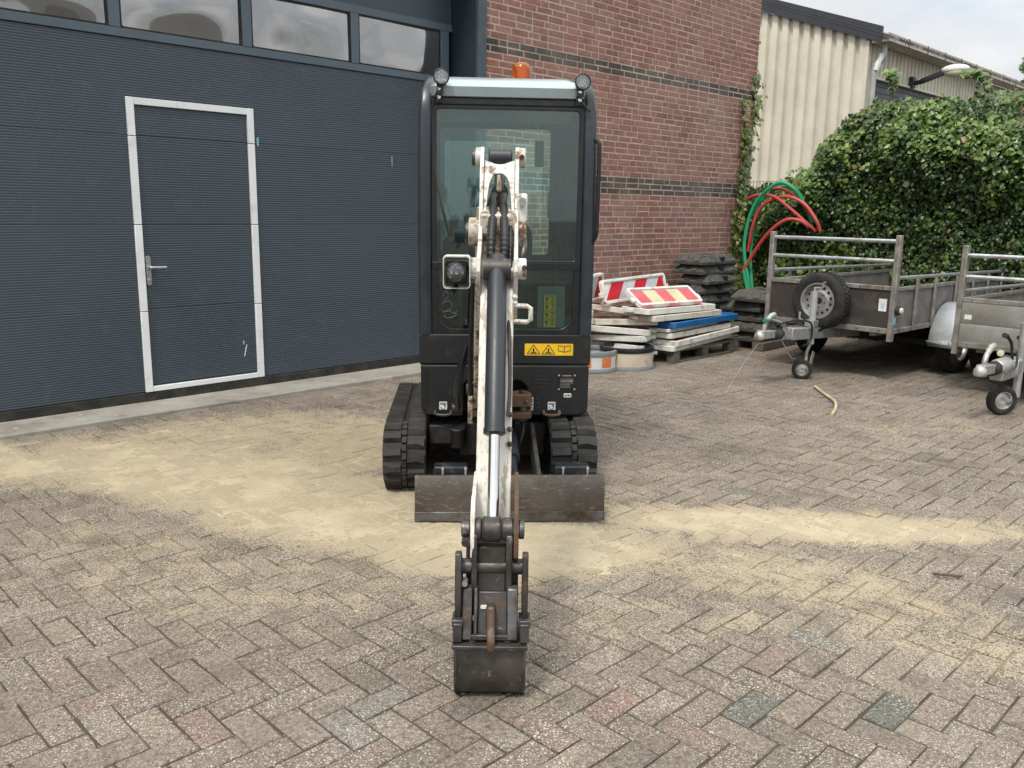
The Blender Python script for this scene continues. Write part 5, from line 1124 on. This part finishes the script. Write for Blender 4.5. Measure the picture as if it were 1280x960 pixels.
mb = MB(); mb.bx(-.055, .055, -.55, .35, .32, .43); build('drawbar', mb, GV, TB, bev=.006)
coupling(TB, -1.20, .405, None)
mb = MB(); mb.lathe([(.035, 0), (.06, .02), (.068, .06), (.068, .22), (.05, .30)], (0, -.90, .40), (0, 1, 0), 18); mb.bx(-.05, .05, -.86, -.5, .30, .37); build('overrun_housing', mb, MAT['cast_iron'], TB, bev=.006)
mb = MB(); mb.tube(spline([(.03, -.62, .42), (.03, -.66, .50), (.03, -.70, .58), (.03, -.80, .64), (.03, -.88, .66)], 6), [.012]*19+[.02]*6, 8); build('brake_lever', mb, MAT['undercarriage'], TB)
mb = MB(); mb.tube(spline([(-.03, -1.0, .42), (-.05, -.85, .30), (0, -.7, .26), (.05, -.6, .40), (.03, -.55, .5)], 6), .008, 8); mb.cyl((.0, -.45, .60), (.0, -.32, .60), .018, n=8); mb.cyl((.0, -.4, .59), (.0, -.4, .56), .012, n=8); build('wiring_cable', mb, MAT['hose'], TB)
mb = MB(); mb.cyl((.03, -.44, .12), (.03, -.44, .72), .031, n=16); jk = build('jockey_tube', mb, GV, TB)
mb = MB(); mb.tube([(.03, -.44, .13), (.04, -.52, .125), (.05, -.66, .118)], .014, 8); build('jockey_fork', mb, GV, jk)
wheel((.0, -.665, .118), (.80, -.6, 0), .118, .07, TB, .07, 'jockey_wheel', 0)
mb = MB(); mb.bx(-.585, -.525, -.0205, -.0185, .66, .70); build('sticker', mb, MAT['sticker_white'], TB)
mb = MB(); mb.lathe([(.028, 0), (.028, .015), (0, .02)], (-.25, -.03, .40), (0, -1, 0), 12); build('marker_lamp', mb, MAT['marker_lens'], TB)

# ------------------------------------------------------------------ road-barrier boards on and beside the pallet (facade frame: s, offset, height)
MAT['barrier_white'] = M('barrier_white', (.70, .70, .66), .5, col2=(.63, .625, .58), vs_=4, dirt=(.34, .30, .22), da=.36, ds=9, dw=.12)
MAT['barrier_cream'] = M('barrier_cream', (.62, .60, .51), .55, col2=(.54, .52, .43), vs_=4, dirt=(.3, .26, .18), da=.38, ds=9, dw=.12)
MAT['barrier_blue'] = M('barrier_blue', (.012, .13, .36), .4, dirt=(.06, .15, .28), da=.32, ds=8)
MAT['red_foil'] = M('red_foil', (.55, .02, .035), .4, dirt=(.4, .1, .09), da=.3, ds=8)
MAT['red_faded'] = M('red_faded', (.58, .09, .11), .5, dirt=(.55, .25, .22), da=.35, ds=8)
MAT['white_foil'] = M('white_foil', (.55, .58, .60), .4)
MAT['cream_foil'] = M('cream_foil', (.60, .56, .34), .5)
MAT['wood_old'] = M('wood_old', (.13, .115, .095), .85, col2=(.085, .075, .06), vs_=14, dirt=(.06, .055, .04), da=.38, ds=7, bump=.5, bs=60, bd=.003)
def board_parts(root, Lb, hb, tb, frame, sets, slant=.0, ends=True):
    # local: x along, z height (face in the x-z plane, front = -y)
    mb = MB(); bv = .022; o = [(-Lb/2, bv*1.4), (-Lb/2+bv, 0), (Lb/2-bv, 0), (Lb/2, bv*1.4), (Lb/2, hb-bv*1.4), (Lb/2-bv, hb), (-Lb/2+bv, hb), (-Lb/2, hb-bv*1.4)]
    m_ = .03; i = [(-Lb/2+m_, m_+.01), (-Lb/2+m_+.01, m_), (Lb/2-m_-.01, m_), (Lb/2-m_, m_+.01), (Lb/2-m_, hb-m_-.01), (Lb/2-m_-.01, hb-m_), (-Lb/2+m_+.01, hb-m_), (-Lb/2+m_, hb-m_-.01)]
    mb.ring(o, i, 'y', -tb/2, tb/2); build('frame', mb, frame, root, bev=.005)
    mb = MB(); mb.bx(-Lb/2+m_*.6, Lb/2-m_*.6, -tb*.18, tb*.18, m_*.6, hb-m_*.6); build('core_panel', mb, frame, root)
    n = len(sets); x0, x1 = -Lb/2+m_+.006, Lb/2-m_-.006; w = (x1-x0)/n; z0, z1 = m_+.008, hb-m_-.008; dsl = slant*(z1-z0)
    for k, mt in enumerate(sets):
        pts = [(x0+k*w, z0), (x0+(k+1)*w, z0), (x0+(k+1)*w+dsl, z1), (x0+k*w+dsl, z1)]; pts = [(min(max(px, x0), x1), pz) for px, pz in pts]
        for sy in (-1, 1):
            if sy > 0 and k % 2: continue
            a, b = sorted((sy*tb*.18, sy*(tb*.18+.003))); mb = MB(); mb.prism([p for p in pts], 'y', a, b); build('stripe', mb, MAT[mt], root)
    for sx in (-1, 1):
        if ends: mb = MB(); xa, xb = sorted((sx*(Lb/2-.002), sx*(Lb/2+.045))); mb.bx(xa, xb, -tb*.28, tb*.28, hb*.28, hb*.5); build('hinge_lug', mb, frame, root, bev=.004)
def place(root, s, off, z, rx=0, ry=0, rz=0):       # rz is measured from the facade direction
    root.location = fac(s, off, z); root.rotation_euler = Euler((rx, ry, UANG+rz))
RW = ['red_foil', 'white_foil', 'red_foil', 'white_foil', 'red_foil']; RC = ['red_faded', 'cream_foil', 'red_faded', 'cream_foil', 'red_faded']
grp = 'barrier boards stacked by the brick wall'
def board(label, Lb, hb, tb, frame, sets, pos, slant=0, ends=True):
    t = thing('barrier_board', label, 'barrier board', group=grp); board_parts(t, Lb, hb, tb, MAT[frame], sets, slant, ends); place(t, *pos); return t
H_ = math.pi/2
# stack on the pallet, bottom to top (lying flat: rotate the face up)
board('lowest white board in the stack, lying on the wooden pallet', 1.18, .36, .055, 'barrier_white', RW, (5.33, 1.27, .178, H_, -.035, .03))
board('white board with long clean edge just above the pallet stack bottom', 1.24, .38, .06, 'barrier_white', RW, (5.40, 1.29, .238, H_, -.045, .0))
board('white board with two small holes just below the blue one', 1.15, .36, .055, 'barrier_white', RW, (5.33, 1.26, .302, H_, -.025, -.02))
board('thin white board lying directly under the blue board', 1.0, .34, .035, 'barrier_white', RW, (5.22, 1.25, .350, H_, -.01, .02))
board('bright blue board in the barrier stack on the pallet', 1.26, .38, .062, 'barrier_blue', ['barrier_blue']*3, (5.38, 1.27, .405, H_, -.005, .01))
board('cream dirty board lying directly on the blue board', 1.22, .36, .06, 'barrier_cream', RC, (5.10, 1.25, .478, H_, .012, -.03))
board('white board with pinkish upper face, topmost of the flat ones', 1.22, .36, .06, 'barrier_white', RC, (5.02, 1.22, .548, H_, .02, -.02))
board('faded red and cream striped board leaning back on the stack', 1.10, .27, .05, 'barrier_white', RC, (4.98, 1.46, .590, -.95, .02, -.02))
board('clean red and white slanted stripe board standing behind the stack', 1.12, .25, .05, 'barrier_white', RW, (4.80, 1.12, .625, -.25, -.03, .02), slant=.8)
board('cream board lying between the two columns with its blunt end showing', .75, .27, .055, 'barrier_cream', RW, (4.62, 1.08, .545, H_, .10, -.95))
# left columns, boards lying end on to the viewer
nm = ['lowest', 'second lowest', 'third', 'fourth', 'fifth', 'sixth', 'topmost']
for k in range(7):
    board(f'white flat board, {nm[k]} of the left column near the excavator', .66, .34, .062, 'barrier_cream' if k in (0, 6) else 'barrier_white', RW, (4.02+.012*((k*7) % 3), .74+.01*k, .06+.078*k, H_, 0, -1.35+.03*((k*5) % 4)), ends=False)
for k in range(5):
    board(f'white board with red end, {nm[k]} of the middle column behind the drum ring', .66, .36, .062, 'barrier_white' if k != 4 else 'barrier_cream', RW, (4.66+.03*((k*5) % 3), 1.06, .09+.085*k, H_, .03*((k % 2)*2-1), -.95-.12*((k*3) % 4)), ends=True)
for k, (s, z, lab) in enumerate(((3.98, .62, 'white board standing on the left column with red panel above'), (4.22, .62, 'white board end with red triangle standing on the left column'))):
    board(lab, .6, .28, .05, 'barrier_white', RW[:3], (s, .95, z, 0, -.04, .25), slant=.5)
# pallet
pl = thing('wooden_pallet', 'weathered wooden pallet under the barrier boards', 'pallet', fac(4.80, 1.64), UANG)
for i in range(3):
    for j in range(3): mb = MB(); x = .0+i*.535; y = .0+j*.35; mb.bx(x, x+.1, y, y+.1, .022, .10); build('block', mb, MAT['wood_old'], pl, bev=.004)
for j in range(3): mb = MB(); mb.bx(-.0, 1.17, j*.35+.001, j*.35+.099, 0, .022); build('bottom_board', mb, MAT['wood_old'], pl, bev=.003)
for i in range(3): mb = MB(); mb.bx(i*.535+.002, i*.535+.098, 0, .8, .10, .122); build('stringer', mb, MAT['wood_old'], pl, bev=.003)
for j in range(6): mb = MB(); mb.bx(-.01, 1.18, j*.137, j*.137+.112, .122, .144); build('deck_board', mb, MAT['wood_old'], pl, bev=.003)
# drum rings
MAT['ring_grey'] = M('ring_grey', (.17, .19, .205), .55, dirt=(.3, .27, .22), da=.4, ds=6, dw=.14)
MAT['ring_buff'] = M('ring_buff', (.50, .46, .38), .6, col2=(.5, .36, .24), vs_=4, dirt=(.3, .26, .2), da=.36, ds=9)
MAT['ring_white'] = M('ring_white', (.62, .62, .6), .5); MAT['ring_orange'] = M('ring_orange', (.6, .17, .05), .5)
def drum_ring(label, s, off, r, h, checks):
    t = thing('drum_ring', label, 'drum ring', fac(s, off, .002), UANG, 'round drum rings in front of the boards')
    mb = MB(); mb.lathe([(r*.97, .035), (r*.97, h-.04), (r*.90, h-.04), (r*.90, .035)], (0, 0, 0), (0, 0, 1), 40, closed=True); b = build('band', mb, MAT['ring_buff' if not checks else 'ring_white'], t, smooth=50)
    for nm_, prof, mt in (('bottom_rim', [(r*1.03, 0), (r*1.03, .018), (r, .036), (r*.88, .036), (r*.86, 0)], 'ring_grey'), ('top_rim', [(r*.88, h-.045), (r*.99, h-.045), (r*1.01, h-.02), (r*.99, h), (r*.90, h+.004), (r*.86, h-.02)], 'ring_grey' if checks else 'navy')):
        mb = MB(); mb.lathe(prof, (0, 0, 0), (0, 0, 1), 40, closed=True); build(nm_, mb, MAT[mt], t, smooth=50)
    if checks:
        for k in range(0, 14, 2):
            a0 = k/14*2*math.pi; mb = MB(); mb.lathe([(r*.972, .05), (r*.982, .05), (r*.982, h-.055), (r*.972, h-.055)], (0, 0, 0), (0, 0, 1), 4, closed=True, a0=a0, a1=a0+2*math.pi/14); build('orange_patch', mb, MAT['ring_orange'], b, smooth=50)
    mb = MB(); mb.lathe([(0, .05), (r*.88, .05)], (0, 0, 0), (0, 0, 1), 32); build('bottom', mb, MAT['ring_buff'], t)
    mb = MB(); mb.tube(spline([(r*.8, -r*.55, .08), (r*1.05, -r*.45, .09), (r*1.12, -r*.25, .05), (r*1.04, -r*.15, .03)], 5), .009, 7); build('loop', mb, MAT['ring_grey'], t)
drum_ring('grey rimmed round drum ring with buff band in front of the boards', 4.30, 1.40, .275, .215, False)
drum_ring('round drum ring with orange and white checks beside the excavator', 3.92, 1.26, .25, .20, True)
# ------------------------------------------------------------------ black rubber barrier feet in two piles
MAT['foot_black'] = M('foot_black', (.05, .048, .043), .8, dirt=(.12, .115, .1), da=.44, ds=6, dw=.16, bump=.6, bs=40, bd=.005)
def foot_mesh():
    mb = MB(); l, d = .78, .44
    def ringz(ix, iy, z): return [(-l/2+ix, -d/2+iy, z), (l/2-ix, -d/2+iy, z), (l/2-ix, d/2-iy, z), (-l/2+ix, d/2-iy, z)]
    vs = ringz(.004, .004, 0)+ringz(0, 0, .03)+ringz(.085, .055, .108)+ringz(.095, .065, .112)
    fs = [(3, 2, 1, 0), (12, 13, 14, 15)]
    for a in (0, 4, 8): fs += [(a+i, a+(i+1) % 4, a+4+(i+1) % 4, a+4+i) for i in range(4)]
    mb.add(vs, fs); return mb
def foot_parts():
    me = foot_mesh().mesh('body', 30); me.materials.append(MAT['foot_black']); res = [('body', me)]
    for y, w in ((-.225, .03), ):
        mb = MB(); mb.box((.02, -.19, .062), (.085, .06, .05)); m2 = mb.mesh('slot', 0); m2.materials.append(MAT['ink']); res.append(('slot', m2))
    for x in (-.32, .24):
        mb = MB(); mb.prism([(-.218, .032), (-.16, .108), (-.14, .116), (-.222, .04)], 'x', x, x+.07); m3 = mb.mesh('rib', 0); m3.materials.append(MAT['foot_black']); res.append(('rib', m3))
    for y in (-.12, .05):
        mb = MB(); mb.prism([(-.385, .036), (-.295, .110), (-.30, .122), (-.39, .048)], 'y', y, y+.07); m3 = mb.mesh('rib', 0); m3.materials.append(MAT['foot_black']); res.append(('rib', m3))
    mb = MB(); mb.bx(-.06, .10, -.06, .05, .10, .1145); m4 = mb.mesh('socket', 0); m4.materials.append(MAT['ink']); res.append(('socket', m4))
    return res
FP = foot_parts()
def foot(label, s, off, z, rz, tilt=0):
    t = thing('barrier_weight', label, 'barrier weight', group='black rubber barrier weights in two piles')
    for nme, me in FP: link(nme, me, t)
    place(t, s, off, z, tilt, 0, rz)
ordn = ['bottom', 'second', 'third', 'fourth', 'fifth', 'sixth', 'seventh', 'eighth', 'ninth']
rr = random.Random(21)
for k in range(9):
    foot(f'black barrier weight, {ordn[k] if k < 8 else "topmost"} from the ground in the tall pile at the wall', 6.66+rr.uniform(-.03, .04), .78+rr.uniform(-.03, .03), .004+.116*k, rr.uniform(-.06, .06))
tb_ = MB(); tb_.bx(-.4, .4, -.22, -.08, 0, .09); tbo = build('timber_block', tb_, MAT['wood_old'], None, bev=.006); tbo.location = fac(6.68, 1.60); tbo.rotation_euler = (0, 0, UANG); tag(tbo, 'brown timber bearer under the low pile of black weights', 'timber')
tb2 = tbo.copy(); C.objects.link(tb2); tb2.location = fac(6.68, 1.28); tag(tb2, 'rear timber bearer under the low pile of black weights', 'timber')
for k in range(5):
    foot(f'black barrier weight, {ordn[k] if k < 4 else "topmost"} of the low pile beside the trailer coupling', 6.68+rr.uniform(-.05, .05)-(.06 if k == 4 else 0), 1.55+rr.uniform(-.03, .03), .092+.117*k, rr.uniform(-.05, .05)+(.22 if k == 4 else 0), .03 if k == 4 else 0)
# ------------------------------------------------------------------ cable-duct hoses hanging by the corner (hedge frame: along, out, height)
MAT['hose_green'] = M('hose_green', (.012, .26, .11), .38, col2=(.03, .33, .17), vs_=3); MAT['hose_red'] = M('hose_red', (.42, .035, .03), .4, col2=(.48, .09, .08), vs_=3)
def hp(a, z, out_=.48): return hs0+NV*a-U*out_+Vector((0, 0, z))
def hose(label, pts, mt, r=.021):
    mb = MB(); mb.tube(spline([hp(*p) for p in pts], 10), r, 10); o = build('duct_hose', mb, MAT[mt]); tag(o, label, 'hose', 'coloured hoses hanging by the brick corner'); return o
hose('front green hose arching high beside the brick corner', [(.72, .05, .85), (.58, .28, .85), (.47, .67, .85), (.39, 1.01, .85), (.38, 1.22, .85), (.43, 1.51, .85), (.56, 1.75, .86), (.81, 1.93, .86), (1.0, 1.86, .82), (1.11, 1.67, .72), (1.14, 1.45, .55)], 'hose_green', .024)
hose('rear green hose arching behind the front green one', [(.70, .05, .76), (.52, .45, .76), (.43, .9, .75), (.43, 1.22, .75), (.47, 1.60, .75), (.64, 1.82, .75), (.90, 1.89, .74), (1.06, 1.74, .68), (1.10, 1.5, .55)], 'hose_green', .021)
hose('low green hose end trailing to the ground by the ivy', [(.42, .80, .9), (.5, .55, .9), (.62, .35, .92), (.76, .14, .94), (.86, .02, .96)], 'hose_green', .02)
hose('upper red hose crossing under the green arch', [(.37, 1.74, .82), (.53, 1.78, .84), (.75, 1.76, .84), (.98, 1.61, .82), (1.20, 1.43, .78), (1.29, 1.34, .72)], 'hose_red', .02)
hose('widest red hose arching down to the right', [(.41, 1.05, .80), (.46, 1.36, .82), (.55, 1.60, .82), (.71, 1.72, .82), (.93, 1.76, .82), (1.15, 1.67, .80), (1.31, 1.48, .78), (1.36, 1.34, .74)], 'hose_red', .022)
hose('lowest red hose rising from behind the trailer post', [(.40, .80, .86), (.58, 1.12, .86), (.77, 1.35, .86), (.95, 1.47, .85), (1.11, 1.47, .82), (1.22, 1.39, .76)], 'hose_red', .023)
hose('red hose behind the green arch with its short top bend', [(.66, 1.86, .78), (.80, 1.86, .78), (.97, 1.79, .78), (1.14, 1.64, .76), (1.22, 1.52, .7)], 'hose_red', .02)
# ------------------------------------------------------------------ small things on the paving
MAT['pale_hose'] = M('pale_hose', (.5, .44, .3), .6)
def gp(x, y, z): return (x, y, z)
mb = MB(); mb.tube(spline([gp(2.75, 7.68, .016), gp(2.72, 7.35, .018), gp(2.70, 7.05, .018), gp(2.62, 6.80, .018), gp(2.50, 6.55, .018)], 8), .0125, 10); o = build('hose_offcut', mb, MAT['pale_hose']); tag(o, 'pale bent piece of hose lying on the paving', 'hose')
mb = MB(); mb.cyl((2.50, 6.55, .018), (2.49, 6.53, .018), .015, n=10); e_ = build('brass_end', mb, M('brass', (.5, .32, .1), .5), o)
mb = MB(); mb.tube(spline([(1.86, 3.55, .010), (1.90, 3.525, .016), (1.95, 3.525, .012), (1.985, 3.53, .010)], 4), [.004, .005, .006, .006, .006, .006, .006, .005, .005, .005, .005, .004, .003], 6); mb.tube([(1.89, 3.53, .014), (1.865, 3.515, .01)], .003, 5); tag(build('twig', mb, MAT['stem']), 'short dark twig lying on the sandy paving at right', 'twig')
mb = MB(); mb.tube([(1.30, 3.70, .008), (1.40, 3.72, .008)], .0018, 5); tag(build('straw', mb, MAT['pale_hose']), 'thin pale straw lying on the sand right of the bucket', 'straw')
